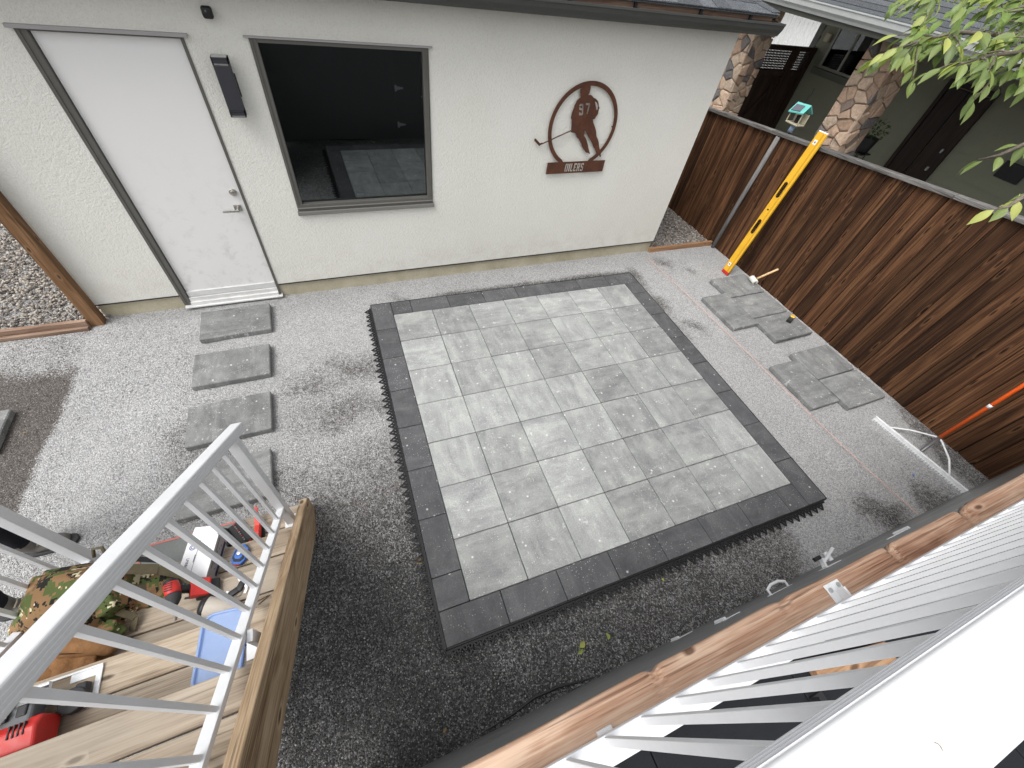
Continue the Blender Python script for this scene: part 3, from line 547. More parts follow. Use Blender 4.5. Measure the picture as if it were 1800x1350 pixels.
# eave, gutter, roof
EY, EX = 0.50, 4.02
MB().box(WX0 - .35, EX, EY + .02, WY + .01, 2.458, 2.472).box(WX1 - .02, EX, WY + .01, 6.1, 2.458, 2.472).build('soffit', 'soffit', gar)
MB().box(WX0 - .35, EX, EY, EY + .02, 2.445, 2.585).box(EX - .02, EX, EY + .02, 6.1, 2.445, 2.585).build('fascia', 'fascia', gar)
pr = [(EY - .002, 2.455), (EY - .060, 2.455), (EY - .066, 2.475), (EY - .090, 2.505), (EY - .097, 2.535), (EY - .104, 2.540), (EY - .104, 2.556), (EY - .094, 2.556), (EY - .094, 2.548), (EY - .089, 2.536), (EY - .082, 2.505), (EY - .060, 2.478), (EY - .056, 2.462), (EY - .002, 2.462)]
gu = MB().prism(pr, WX0 - .5, 4.12, axis=0); gu.prism([(EY - .001, 2.456), (EY - .058, 2.456), (EY - .088, 2.505), (EY - .101, 2.554), (EY - .001, 2.554)], 4.117, 4.124, axis=0)
gu.build('gutter', 'gutter', gar)
for bx in (-1.6, -0.9, -.2, .5, 1.1, 1.75, 2.39, 3.11, 3.72): MB().box(bx - .008, bx + .008, EY - .095, EY + .0, 2.549, 2.556).box(bx - .014, bx + .014, EY - .02, EY - .001, 2.54, 2.585).build('gutter_bracket', 'black', gar)
PIT = 0.36; RX0 = WX0 - .4; RY = 3.4
rz = lambda d: 2.60 + PIT * d
roof = MB(); D = RY - (EY - .03)
c = [(RX0, EY - .03), (EX + .03, EY - .03), (EX + .03, 2 * RY - EY + .03), (RX0, 2 * RY - EY + .03)]
top = [(RX0 + D, RY), (EX + .03 - D, RY)]
vs_ = [(*p, 2.588) for p in c] + [(*p, 2.60) for p in c] + [(*p, rz(D)) for p in top]
roof.add(vs_, [(0, 3, 2, 1), (0, 1, 5, 4), (1, 2, 6, 5), (2, 3, 7, 6), (3, 0, 4, 7), (4, 5, 9, 8), (5, 6, 9), (6, 7, 8, 9), (7, 4, 8)])
roof = roof.build('roof', 'shingle', gar)
sl = math.hypot(1, PIT); ang = math.atan(PIT)
for course in range(7):
    d0 = course * .135 - .012; xr = EX + .03 - max(d0, 0) * 1.0; xx = xr - (.10 if course % 2 else .24); first = True; x1 = xr
    while x1 > 1.0 and (xr - x1) < 3.2:
        x0 = xx; th_ = random.uniform(.006, .011)
        poly = [(x0 + .003, d0), (x1, d0), (x1 - (.165 if first else 0), d0 + .165), (x0 + .003, d0 + .165)]
        mb = MB(); lo = [(a, EY - .03 + b_, rz(b_) + .003 + (.0 if b_ > d0 + .01 else .006)) for a, b_ in poly]; hi = [(a, b_, z_ + th_) for a, b_, z_ in lo]
        mb.add(lo + hi, [(3, 2, 1, 0), (4, 5, 6, 7), (0, 1, 5, 4), (1, 2, 6, 5), (2, 3, 7, 6), (3, 0, 4, 7)]); mb.build('shingle', 'shingle', roof)
        x1 = x0; xx = x0 - random.choice((.17, .22, .28, .31)); first = False
for k in range(8):
    d0 = k * .14; p0 = Vector((EX + .03 - d0, EY - .03 + d0, rz(d0) + .022)); p1 = Vector((EX + .03 - d0 - .17, EY - .03 + d0 + .17, rz(d0 + .17) + .016))
    mb = MB()
    for sgn, off in ((1, Vector((-.10, 0, 0))), (-1, Vector((0, .10, 0)))):
        a0, a1 = p0 + off + Vector((0, 0, -.008)), p1 + off + Vector((0, 0, -.008)); up = Vector((0, 0, .008)); mb.add([p0, p1, a1, a0, p0 + up, p1 + up, a1 + up, a0 + up], [(0, 1, 2, 3), (7, 6, 5, 4), (0, 4, 5, 1), (1, 5, 6, 2), (2, 6, 7, 3), (3, 7, 4, 0)])
    mb.build('hip_shingle', 'shingle', roof)

# things on the garage wall
t = thing('wall_lamp', 'tall black up-and-down wall lamp between the door and the window', 'lamp', (-.895, WY, 1.68))
lb = MB().box(-.948, -.842, .548, .622, 1.735, 2.012).build('body', 'lampblk', t, .004)
for z0, z1 in ((2.012, 2.06), (1.690, 1.735)):
    mb = MB(); zs = [z0, z0 + (z1 - z0) * .28, z0 + (z1 - z0) * .56, z1 - .012]
    for z in zs[1:]: mb.box(-.948, -.842, .548, .622, z, z + .012)
    mb.box(-.948, -.842, .548, .622, z0, z0 + .001); mb.box(-.948, -.940, .548, .622, z0, z1); mb.box(-.850, -.842, .548, .622, z0, z1)
    mb.build('louvre_cage', 'lampblk', t, .001); MB().box(-.938, -.852, .553, .617, z0 + .002, z1 - .002).build('lens', 'lens', t)
MB().box(-.942, -.848, .552, .618, 2.060, 2.064).build('top_lens', 'lens', t)
MB().box(-.930, -.860, .622, .640, 1.78, 1.95).box(-.945, -.838, .640, .6595, 1.80, 1.945).build('wall_plate', 'lampblk', t, .002)
t = thing('security_camera', 'small black security camera above and right of the door', 'camera', (-.878, WY, 2.26))
MB().box(-.912, -.848, .595, .640, 2.255, 2.322).build('housing', 'black', t, .016, True, 4); MB().cyl((-.880, .640, 2.288), .02, .0195, 1, 14).build('mount', 'black', t)
MB().cyl((-.885, .5945, 2.298), .007, -.003, 1, 14).build('lens', 'glass', t)

# rusted hockey sign
sg = thing('hockey_sign', 'rusty steel cut-out sign of a hockey player in a ring over a name plate', 'sign', (2.25, WY, 1.12))
cx, cz, ro, ri = 2.231, 1.583, .402, .362
arc = lambda r, a0, a1, n: [(cx + r * math.cos(rad(a0 + (a1 - a0) * i / n)), cz + r * math.sin(rad(a0 + (a1 - a0) * i / n))) for i in range(n + 1)]
ring = arc(ro, -58, 238, 90) + [(x_, 1.24) for x_ in (cx + ro * math.cos(rad(238)) + .01, cx + ri * math.cos(rad(241)) + .02)] + arc(ri, 241, -61, 90) + [(cx + ri * math.cos(rad(-61)) - .02, 1.24), (cx + ro * math.cos(rad(-58)) - .01, 1.24)]
def sgn_put(name, spl, y0=.634):
    me = curve_mesh(name, spl, .004); o = put(name, me, 'rust', sg); o.location = o.location + Vector((0, y0, 0)); return o
sgn_put('ring', [ring])
fig = [(2.128, 1.955), (2.151, 1.973), (2.206, 1.964), (2.218, 1.923), (2.216, 1.881), (2.206, 1.866), (2.251, 1.864), (2.308, 1.836), (2.351, 1.796), (2.373, 1.759), (2.37, 1.722), (2.365, 1.691), (2.349, 1.66), (2.325, 1.657), (2.356, 1.606), (2.402, 1.542), (2.423, 1.492), (2.469, 1.434), (2.51, 1.356), (2.545, 1.285), (2.534, 1.283), (2.512, 1.316), (2.471, 1.326), (2.412, 1.392), (2.362, 1.452), (2.28, 1.535), (2.256, 1.547), (2.263, 1.502), (2.307, 1.461), (2.345, 1.402), (2.37, 1.354), (2.398, 1.315), (2.339, 1.333), (2.268, 1.395), (2.233, 1.445), (2.181, 1.487), (2.149, 1.528), (2.097, 1.536), (2.094, 1.567), (2.082, 1.63), (2.063, 1.667), (2.067, 1.727), (2.077, 1.779), (2.091, 1.815), (2.125, 1.847), (2.118, 1.872), (2.106, 1.907), (2.123, 1.938)]
fg = []
for i, p in enumerate(fig):                       # ragged torch-cut edge
    q = fig[(i + 1) % len(fig)]; fg.append(p)
    if i > 3: fg.append(((p[0] + q[0]) / 2 + random.uniform(-.005, .005), (p[1] + q[1]) / 2 + random.uniform(-.005, .005)))
hole = [(2.300, 1.816), (2.329, 1.803), (2.350, 1.774), (2.356, 1.744), (2.345, 1.737), (2.323, 1.774)]
def glyph(pts, x0, z0, sx, sz, sh=0.0): return [(x0 + px * sx + sh * pz * sz, z0 + pz * sz) for px, pz in pts]
NINE = [(.2, 0), (3.2, 0), (4, .8), (4, 6.4), (3.4, 7), (.6, 7), (0, 6.3), (0, 5.5), (1.3, 5.5), (1.3, 5.9), (2.6, 5.9), (2.6, 4.4), (1.3, 4.4), (1.3, 5.1), (0, 5.1), (0, 3.8), (.6, 3.2), (2.6, 3.2), (2.6, 1.3), (1.5, 1.3), (1.5, 2.0), (.2, 2.0)]
SEVEN = [(0, 7), (4, 7), (4, 5.8), (2.4, 0), (1.0, 0), (2.5, 5.6), (0, 5.6)]
sgn_put('player_silhouette', [fg, hole, glyph(NINE, 2.150, 1.690, .0125, .0145, -.22), glyph(SEVEN, 2.222, 1.702, .0125, .0142, -.22)], .633)
LET = {'O': [[(0, 1), (.6, 0), (1.7, 0), (1.7, 1.2), (1.4, 1.4), (1.4, 5.6), (1.7, 5.8), (1.7, 7), (.6, 7), (0, 6)], [(2.1, 0), (3.2, 0), (3.8, 1), (3.8, 6), (3.2, 7), (2.1, 7), (2.1, 5.8), (2.4, 5.6), (2.4, 1.4), (2.1, 1.2)]],
       'I': [[(0, 0), (1.7, 0), (1.7, 7), (0, 7)]], 'L': [[(0, 0), (3.2, 0), (3.2, 2.0), (2.5, 2.0), (2.5, 1.2), (1.5, 1.2), (1.5, 7), (0, 7)]],
       'E': [[(0, 0), (3.3, 0), (3.3, 1.8), (2.7, 1.8), (2.7, 1.2), (1.5, 1.2), (1.5, 3), (2.5, 3), (2.5, 4.1), (1.5, 4.1), (1.5, 5.8), (2.7, 5.8), (2.7, 5.2), (3.3, 5.2), (3.3, 7), (0, 7)]],
       'R': [[(0, 0), (1.5, 0), (1.5, 2.9), (2.0, 2.9), (2.4, 0), (3.8, 0), (3.3, 3.3), (3.7, 3.9), (3.7, 6.3), (3.1, 7), (1.9, 7), (1.9, 5.8), (2.3, 5.7), (2.3, 4.2), (1.5, 4.2), (1.5, 7), (0, 7)]],
       'S': [[(0, 0), (3.0, 0), (3.6, .7), (3.6, 3.4), (3.0, 4.0), (1.5, 4.3), (1.5, 5.8), (2.2, 5.8), (2.2, 5.0), (3.5, 5.0), (3.5, 6.4), (3.0, 7), (.6, 7), (0, 6.4), (0, 3.7), (.6, 3.1), (2.2, 2.8), (2.2, 1.2), (1.4, 1.2), (1.4, 2.0), (0, 2.0)]]}
spl = [[(1.888, 1.119), (2.616, 1.124), (2.616, 1.246), (1.888, 1.240)]]; xx = 2.112
for ch in 'OILERS':
    wd = max(p[0] for g_ in LET[ch] for p in g_)
    for g_ in LET[ch]: spl.append(glyph(g_, xx, 1.137, .0104, .0124, .02))
    xx += (wd + .65) * .0104
sgn_put('name_plate', spl, .632)
stk = MB(); stk.beam((2.093, .630, 1.552), (1.771, .630, 1.426), .006, .012, (0, 1, 0)); stk.prism([(1.790, 1.435), (1.752, 1.410), (1.686, 1.462), (1.690, 1.484), (1.704, 1.479), (1.758, 1.436), (1.782, 1.443)], .628, .632, axis=1); stk.build('stick', 'rust', sg)
for px, pz in ((cx - .37, 1.58), (cx + .37, 1.58), (1.93, 1.18), (2.57, 1.18)): MB().cyl((px, .636, pz), .006, .024, 1, 8).build('spacer', 'rust', sg)

# ------------------------------------------------------------------ gate post and sill at the garage's left corner
t = thing('gate_post', 'brown timber gate post standing against the left garage corner', 'post', (-2.69, .6, G)); MB().box(-2.735, -2.635, .56, .648, G - .2, 2.0).build('post', 'post', t, .006)
t = thing('gate_sill', 'low brown timber sill board in front of the river rock', 'board', (-3.4, .56, G)); MB().box(-4.6, -2.737, .535, .575, G - .1, G + .085).build('board', 'sillwood', t, .005); MB().box(-4.6, -2.737, .50, .533, G - .1, G + .035).build('lower_board', 'sillwood', t, .005)
t = thing('edge_board', 'pale timber edge board between the garage corner and the fence', 'board', (4.4, .64, G)); MB().beam((3.82, .645, G + .01), (4.99, .625, G + .02), .04, .10).build('board', 'offcut', t, .004)

# ------------------------------------------------------------------ fence
fen = thing('board_fence', 'dark stained vertical board fence with weathered grey cap rail', 'fence', (5.03, -1, G))
ftop = lambda y: 1.578 - 0.094 * y
bm_ = [chamfer_mesh('fence_board', 0.020, .1430, 1.0, .003, 'fence') for _ in range(3)]
yy = 2.75; k = 0
while yy > -3.95:
    h0, h1 = G - .06 + random.uniform(-.01, .02), ftop(yy) - .012
    o = bpy.data.objects.new('fence_board', bm_[k % 3]); COL.objects.link(o); o.parent = fen
    o.scale = (1, 1, h1 - h0); o.location = Vector((5.035 + random.uniform(-.003, .003), yy, (h0 + h1) / 2)) - ORIG['board_fence']; o.rotation_euler = (random.uniform(-.004, .004) + .010, random.uniform(-.002, .002), random.uniform(-.045, .045)); yy -= .1495; k += 1
yy = 2.75; nail = MB().cyl((0, 0, 0), .0028, -.0012, 0, 6).mesh('nail'); nail.materials.append(M['rust'])
while yy > -3.9:
    for zz in (.28, 1.22):
        for dy in (-.04, .035):
            o = bpy.data.objects.new('nail', nail); COL.objects.link(o); o.parent = fen; o.location = Vector((5.0225, yy + dy + random.uniform(-.008, .008), zz + (ftop(yy) - 1.55) * .6 + random.uniform(-.012, .012))) - ORIG['board_fence']
    yy -= .1495
yy = 2.75 + .0747
while yy > -3.95:
    h0, h1 = G - .05, ftop(yy) - .02
    o = bpy.data.objects.new('light_stop_board', bm_[k % 3]); COL.objects.link(o); o.parent = fen; o.scale = (1, 1, h1 - h0); o.location = Vector((5.0585, yy, (h0 + h1) / 2)) - ORIG['board_fence']; yy -= .1495; k += 1  # added rear layer that blocks light leaking through the board gaps
for a, b_ in ((2.85, .62), (.615, -1.55), (-1.555, -4.0)):
    MB().beam((5.035, a, ftop(a) + .006), (5.035, b_, ftop(b_) + .006), .098, .036).build('cap_rail', 'cap', fen, .004)
for z in (.25, 1.2): MB().beam((5.090, 2.8, z + (ftop(2.8) - 1.55) * .6), (5.090, -4.0, z + (ftop(-4.0) - 1.55) * .6), .036, .085).build('back_rail', 'fence', fen)
t = thing('fence_pipe', 'round weathered grey pole standing against the dark fence', 'post', (4.985, .53, G)); MB().tube([(4.985, .560, G - .1), (4.992, .53, .7), (5.0, .492, ftop(.5) - .02)], .029, 12).build('pole', 'greywood', t, 0, True)

# ------------------------------------------------------------------ deck: skirt, rim beam, floor, railing
DY = -3.615; DZ = 1.40
NOTCH = ((.31, .022, .012), (.92, .03, .007), (1.56, .020, .026), (2.10, .025, .024), (2.13, .05, .010), (3.0, .03, .014))
dk = thing('deck', 'raised deck with red-brown rim beam, grey skirt and dark tiles', 'deck', (2, DY, G))
for x0, x1 in ((-.955, 1.035), (1.041, 2.30), (2.306, 5.0)): MB().box(x0, x1, DY - .02, DY, G - .04, DZ - .045).build('skirt_panel', 'skirt', dk, .002)
bmv = MB(); nx_ = 420; rnb = random.Random(5)
for i in range(nx_ + 1):
    x_ = -.95 + 5.95 * i / nx_
    nt_ = sum(a * math.exp(-((x_ - c_) / w_) ** 2) for c_, w_, a in NOTCH); wv = .0025 * math.sin(x_ * 2.3) + .0015 * math.sin(x_ * 9.1)
    f_, t_, b_ = DY + .004 + wv - nt_ * 1.0, DZ - nt_ * .75, DY - .145
    bmv.v += [(x_, b_, DZ - .04), (x_, b_, DZ - .004), (x_, b_ + .005, DZ - .0005), (x_, DY - .09, DZ - nt_ * .15), (x_, DY - .045, DZ - nt_ * .45), (x_, f_ - .012, t_), (x_, f_ - .004, t_ - .003), (x_, f_, t_ - .010), (x_, f_, DZ - .04)]
for i in range(nx_):
    for j in range(9): bmv.f.append((i * 9 + j, i * 9 + (j + 1) % 9, i * 9 + 9 + (j + 1) % 9, i * 9 + 9 + j))
bmv.f += [tuple(range(9)), tuple(nx_ * 9 + j for j in reversed(range(9)))]
bmv.build('rim_beam', 'beam', dk, 0, True)
MB().box(-.95, 5.0, DY - .15, DY - .022, DZ - .24, DZ - .042).build('joist', 'offcut', dk)
xa = -1.0
while xa < 5.0:
    for ya in (DY - .151, DY - .151 - .6, DY - .151 - 1.2): MB().box(xa, xa + .596, ya - .596, ya, DZ - .075, DZ - .045).build('deck_tile', 'decktile', dk, .003)
    xa += .6
MB().box(-1.0, 5.0, -5.4, DY - .15, DZ - .26, DZ - .08).build('deck_frame', 'offcut', dk)
o = MB().tube([(-.2, DY + .015, G + .006), (.0, DY + .03, G + .010), (.15, DY + .055, G + .012), (.30, DY + .05, G + .012), (.42, DY + .03, G + .010), (.55, DY + .01, G + .006)], [.003, .006, .008, .008, .006, .003], 6).build('fabric_edge', 'black'); tag(o, 'black landscape fabric edge curling up along the deck skirt', 'fabric')
def hinge(x, z, flip=1):
    mb = MB(); mb.box(x - .016, x + .016, DY + .0005, DY + .004, z - .045, z + .045); mb.prism([(x + flip * .016, z + .03), (x + flip * .13, z + .008), (x + flip * .13, z - .008), (x + flip * .016, z - .03)], DY + .0005, DY + .004, axis=1); mb.cyl((x, DY + .008, z - .05), .008, .10, 2, 10); mb.build('strap_hinge', 'white', dk, .001)
hinge(1.06, .16); hinge(1.06, .72); hinge(2.20, 1.00, -1)
MB().tube([(1.52, DY, .60), (1.52, DY + .03, .60), (1.56, DY + .045, .60), (1.62, DY + .045, .60), (1.66, DY + .03, .60), (1.66, DY, .60)], .008, 8).box(1.495, 1.685, DY + .0005, DY + .003, .588, .612).build('pull_handle', 'white', dk, 0, True)
la = MB(); la.box(1.86, 1.98, DY + .0005, DY + .004, .66, .74); la.beam((1.90, DY + .03, .70), (1.97, DY + .075, .76), .012, .014); la.beam((1.88, DY + .004, .70), (1.90, DY + .05, .70), .014, .03); la.cyl((1.955, DY + .02, .70), .014, .05, 1, 10); la.build('gate_latch', 'white', dk, .001)
MB().obox((1.875, DY + .06, .70), (.05, .022, .022)).build('latch_grip', 'black', dk, .004)

rl = thing('deck_railing', 'white metal railing along the deck edge, its top rail close to the camera', 'railing', (2, -3.71, DZ))
RYc = -3.722
br = MB().box(-.30, 4.9, -3.757, -3.690, 1.468, 1.506); br.build('bottom_rail', 'white', rl, .003)
tp = [(-.064, 2.348), (-.064, 2.396), (-.060, 2.400), (.040, 2.400), (.044, 2.396), (.044, 2.348)]
MB().prism([(RYc - .003 + a, z) for a, z in tp], -.36, 4.95, axis=0).build('top_rail', 'white', rl, .003, False, 3)
ri_ = MB()
for z in (2.388, 2.376, 2.364, 2.353): ri_.prism([(RYc - .003 + .0435, z + .0030), (RYc - .003 + .0462, z + .0022), (RYc - .003 + .0462, z - .0022), (RYc - .003 + .0435, z - .0030)], -.36, 4.95, axis=0)
ri_.build('rail_rib', 'white', rl); MB().box(-.36, 4.95, RYc - .045, RYc + .032, 2.322, 2.3485).build('rail_channel', 'white', rl, .003)
x = -.0905
while x < 4.85: MB().box(x, x + .0165, -3.7150, -3.6945, 1.5055, 2.3225).build('picket', 'white', rl, .0015); x += .1252
bk = MB(); bk.box(1.12, 1.20, -3.722, -3.632, DZ + .0005, DZ + .006); bk.box(1.155, 1.165, -3.73, -3.66, DZ + .006, DZ + .05); bk.box(1.135, 1.185, -3.757, -3.70, DZ + .006, DZ + .068); bk.build('foot_bracket', 'white', rl, .002)
for bx, by in ((1.135, -3.655), (1.185, -3.65)): MB().cyl((bx, by, DZ + .006), .009, .004, 2, 10).build('bolt', 'steel', rl)
bk = MB().box(.045, .095, -3.722, -3.685, DZ + .0005, DZ + .02); bk.build('rail_clip', 'white', rl, .002)

# ------------------------------------------------------------------ stairs
st = thing('wooden_stairs', 'weathered wooden stairs coming down from the deck, strewn with tools', 'stairs', (-1.55, -2.7, G))
TX0, TX1 = -2.045, -1.008; RUN, RISE = .275, .225; SL = RISE / RUN
NOS = {n_: (-1.95 - RUN * k, .07 + RISE * k) for k, n_ in enumerate('EDCBAT')}
TZ = {k: v[1] for k, v in NOS.items()}
for k, n_ in enumerate('EDCBAT'):
    yn, z = NOS[n_]
    for y1, y0 in ((yn, yn - .139), (yn - .145, yn - .288)):
        me = MB().box(TX0, TX1, y0, y1, z - .038, z).mesh('tread_board'); put('tread_board', me, 'tread', st, .005)
    if k: MB().box(TX0 + .02, TX1 - .004, yn - .305, yn - .290, z - RISE + .001, z - .04).build('riser_board', 'offcut', st)  # recessed brown board closing the space under the tread
for x0, x1, dz_ in ((-1.006, -.956, 0), (TX0 + .01, TX0 + .05, -.29)):
    yl, yh = -1.925, -3.614; zt = lambda y: .105 + max(-.25 - .0, dz_) * (1 if dz_ else 0) + (-1.925 - y) * .81
    sm_ = MB().prism([(yl, zt(yl) - .02), (yl - .02, zt(yl - .02)), (yh, zt(yh)), (yh, zt(yh) - .36), (-2.09, G - .03), (yl, G - .03)] if not dz_ else [(-2.24, G - .02), (yh, zt(yh)), (yh, zt(yh) - .2), (-2.45, G - .02)], x0, x1, axis=0).mesh('stringer'); ob_ = put('stringer', sm_, 'stringer', st, .006, False, 3); ra_ = -math.atan(.81); sm_.transform(Matrix.Rotation(-ra_, 4, 'X')); ob_.rotation_euler = (ra_, 0, 0)
def stair_rail(xc, label, sgn):
    r = thing('stair_railing', label, 'railing', (xc, -2.0, G), 'white railings beside the stairs')
    ya = -1.930; zb = lambda y: .8195 + (-2.75 - y) * .745; ztu = lambda y: 1.558 + (-2.65 - y) * .775
    up = (0, .61, .79); zc_ = lambda y, o: ztu(y) + o
    MB().beam((xc, -2.04, zb(-2.04) - .012), (xc, -3.66, zb(-3.66) - .012), .040, .028, up).build('bottom_rail', 'white', r, .002)
    MB().beam((xc, ya, zc_(ya, .034)), (xc, -3.68, zc_(-3.68, .034)), .056, .054, up).build('top_rail', 'white', r, .007, False, 3)
    mb = MB()
    for dz in (.046, .032, .018): mb.beam((xc, ya - .004, zc_(ya - .004, dz)), (xc, -3.68, zc_(-3.68, dz)), .0585, .006, up)
    mb.build('rail_groove', 'white', r, .001)
    MB().beam((xc, ya + .0, zc_(ya, .030)), (xc, ya + .006, zc_(ya, .025)), .050, .048, up).build('end_cap', 'white', r, .006)
    MB().cyl((xc + .012, ya + .004, zc_(ya, .022)), .007, .006, 1, 10).build('cap_screw', 'black', r)
    y = -2.188
    while y > -3.5: MB().box(xc - .0095, xc + .0095, y - .0095, y + .0095, zb(y) - .004, ztu(y) + .010).build('picket', 'white', r, .0012); y -= .1253
    for y, n_ in ((-2.058, 'E'), (-2.94, 'B')):
        if n_ == 'E': MB().box(xc - .026, xc + .026, y - .026, y + .026, TZ['E'] + .008, ztu(y) + .010).build('post', 'white', r, .003)
        elif sgn > 0: MB().box(xc + .022, xc + .046, y - .024, y + .024, TZ[n_] + .006, zb(y) - .02).build('post_stub', 'white', r, .003)
        if sgn < 0: continue
        MB().box(xc - .04, xc + .052, y - .045, y + .045, TZ[n_] + .0005, TZ[n_] + .008).build('foot_plate', 'white', r, .002)
        MB().cyl((xc + .037, y + .03, TZ[n_] + .008), .009, .005, 2, 10).build('bolt', 'steel', r)
stair_rail(-1.077, 'white picket railing on the patio side of the stairs', 1)
stair_rail(-2.066, 'white picket railing on the far left side of the stairs', -1)

# ------------------------------------------------------------------ things on the stairs
def lump(name, mat, parent, c, size, seed, amp=.12, sub=2, rot=(0, 0, 0), freq=3.0, flat=None, power=0.55):
    """soft rounded box with folds"""
    from mathutils import noise as mn
    b = bmesh.new(); bmesh.ops.create_cube(b, size=2.0); bmesh.ops.subdivide_edges(b, edges=b.edges[:], cuts=11, use_grid_fill=True)
    R = Euler(rot).to_matrix()
    for v in b.verts:
        p = v.co.copy(); q = Vector([math.copysign(abs(a) ** 1.0, a) for a in p]); s_ = q.normalized() * (1 - power) * 1.25 + q * power
        nn = mn.fractal(s_ * freq * .6 + Vector((seed, seed * 2.1, 0)), 1.0, 2.0, 3) * amp; rd = abs(mn.noise(Vector((s_.x * 1.2, s_.y * freq, s_.z * freq)) + Vector((seed * 3.3, 0, 7)))) * amp * .9
        s_ = s_ * (1 + nn - rd); s_ = Vector((s_.x * size[0] / 2, s_.y * size[1] / 2, s_.z * size[2] / 2)); s_ = R @ s_ + Vector(c)
        if flat is not None and s_.z < flat: s_.z = flat + (s_.z - flat) * .04
        v.co = s_
    me = bpy.data.meshes.new(name); b.to_mesh(me); b.free()
    return put(name, me, mat, parent, 0, True, 2, 1)
bp = thing('backpack', 'digital camouflage backpack slumped on the stairs against the left railing', 'backpack', (-1.86, -2.40, TZ['D']))
bd = lump('body', 'camo', bp, (-1.868, -2.405, .525), (.37, .29, .43), 3.0, .10, rot=(.30, -.35, -.35), flat=TZ['D'] + .004)
lump('front_pocket', 'camo', bp, (-1.925, -2.30, .53), (.25, .16, .27), 8.0, .10, rot=(.30, -.35, -.35)); lump('side_pocket', 'camo', bp, (-1.76, -2.47, .60), (.16, .16, .20), 5.0, .15, rot=(.2, -.2, .3))
lump('lower_flap', 'camo', bp, (-1.84, -2.60, .575), (.26, .14, .10), 6.0, .2, rot=(0, 0, -.3), flat=TZ['C'] + .002)
for dz, off in ((0, 0), (.03, .05)): MB().tube([(-2.02 + off, -2.33, .50), (-1.985 + off, -2.36, .66), (-1.91 + off, -2.44, .735), (-1.82 + off, -2.53, .69), (-1.79 + off, -2.58, .60)], .004, 6).build('zip', 'black', bp, 0, True)
def strap(pts, wd, parent, mat='webbing'):
    mb = MB()
    for a, b_ in zip(pts[:-1], pts[1:]): mb.beam(a, b_, wd, .006)
    mb.build('strap', mat, parent, .002)
strap([(-1.78, -2.36, .70), (-1.68, -2.36, .66), (-1.58, -2.37, .58), (-1.50, -2.40, .50), (-1.47, -2.44, .46)], .05, bp); strap([(-1.79, -2.44, .66), (-1.68, -2.45, .60), (-1.60, -2.44, .52), (-1.53, -2.42, .44)], .055, bp); strap([(-1.75, -2.30, .66), (-1.65, -2.31, .63), (-1.55, -2.33, .55)], .025, bp, 'black')
strap([(-1.72, -2.53, .62), (-1.66, -2.57, .56), (-1.68, -2.62, .53)], .03, bp)
lump('harness_pad', 'camo', bp, (-1.66, -2.44, .47), (.24, .17, .17), 11.0, .25, rot=(.1, .3, .2), flat=TZ['D'] + .003); MB().box(-1.70, -1.665, -2.345, -2.315, .655, .675).build('buckle', 'black', bp, .004)
MB().tube([(-1.80, -2.27, .70), (-1.79, -2.245, .735), (-1.755, -2.25, .735), (-1.75, -2.28, .70)], .008, 8).build('grab_handle', 'webbing', bp, 0, True)
jk = thing('canvas_jacket', 'crumpled brown canvas work jacket on the stairs beside the circular saw', 'jacket', (-1.86, -2.66, TZ['C']))
lump('body', 'canvas', jk, (-1.90, -2.665, .575), (.30, .24, .15), 21.0, .34, rot=(0, .1, .15), freq=5, flat=TZ['C'] + .003)
MB().tube([(-1.96, -2.60, .64), (-1.88, -2.625, .665), (-1.80, -2.655, .645), (-1.73, -2.665, .61), (-1.70, -2.70, .575)], [.045, .052, .050, .044, .038], 12).build('sleeve', 'canvas', jk, 0, True, 2, 1)
MB().tube([(-2.01, -2.69, .62), (-1.94, -2.72, .635), (-1.86, -2.735, .61), (-1.80, -2.74, .575)], [.030, .038, .034, .03], 10).build('sleeve', 'canvas', jk, 0, True, 2, 1)
MB().tube([(-1.97, -2.57, .655), (-1.93, -2.585, .672), (-1.86, -2.60, .68), (-1.82, -2.62, .665)], [.012, .018, .018, .012], 8).build('collar', plain('dark_corduroy', (0.06, 0.03, 0.015), .9), jk, 0, True, 2, 1)
MB().tube([(-1.98, -2.64, .662), (-1.90, -2.66, .700), (-1.82, -2.685, .680), (-1.75, -2.70, .635)], .0025, 5).build('seam', plain('seam_thread', (0.05, 0.025, 0.01), .9), jk)

sw = thing('circular_saw', 'red and grey cordless circular saw resting on a stair tread', 'saw', (-1.80, -2.90, TZ['B']))
z0 = TZ['B']
sp = MB(); sp.box(-1.93, -1.645, -2.935, -2.925, z0 + .004, z0 + .012); sp.box(-1.93, -1.645, -2.800, -2.792, z0 + .004, z0 + .012); sp.box(-1.665, -1.645, -2.925, -2.80, z0 + .004, z0 + .009); sp.box(-1.93, -1.84, -2.925, -2.80, z0 + .004, z0 + .008); sp.box(-1.75, -1.665, -2.83, -2.80, z0 + .004, z0 + .008)
sp.build('shoe_plate', 'magn', sw, .001)
for k in range(6): MB().box(-1.664 - .0, -1.6455, -2.915 + k * .02, -2.905 + k * .02, z0 + .0092, z0 + .0098).build('scale_mark', 'card', sw)
mb = MB(); ns = 22; poly = [(-1.80 + .060 * math.cos(math.pi * 2 * i / ns), z0 + .066 + .058 * math.sin(math.pi * 2 * i / ns)) for i in range(ns)]; mb.prism(poly, -2.884, -2.866, axis=1); mb.build('blade_guard', 'toolgrey', sw, .004)
mb = MB(); mb.prism([(-1.80 + .056 * math.cos(math.pi * 2 * i / ns), z0 + .064 + .055 * math.sin(math.pi * 2 * i / ns)) for i in range(ns)], -2.8655, -2.8635, axis=1); mb.build('blade', 'steel', sw)
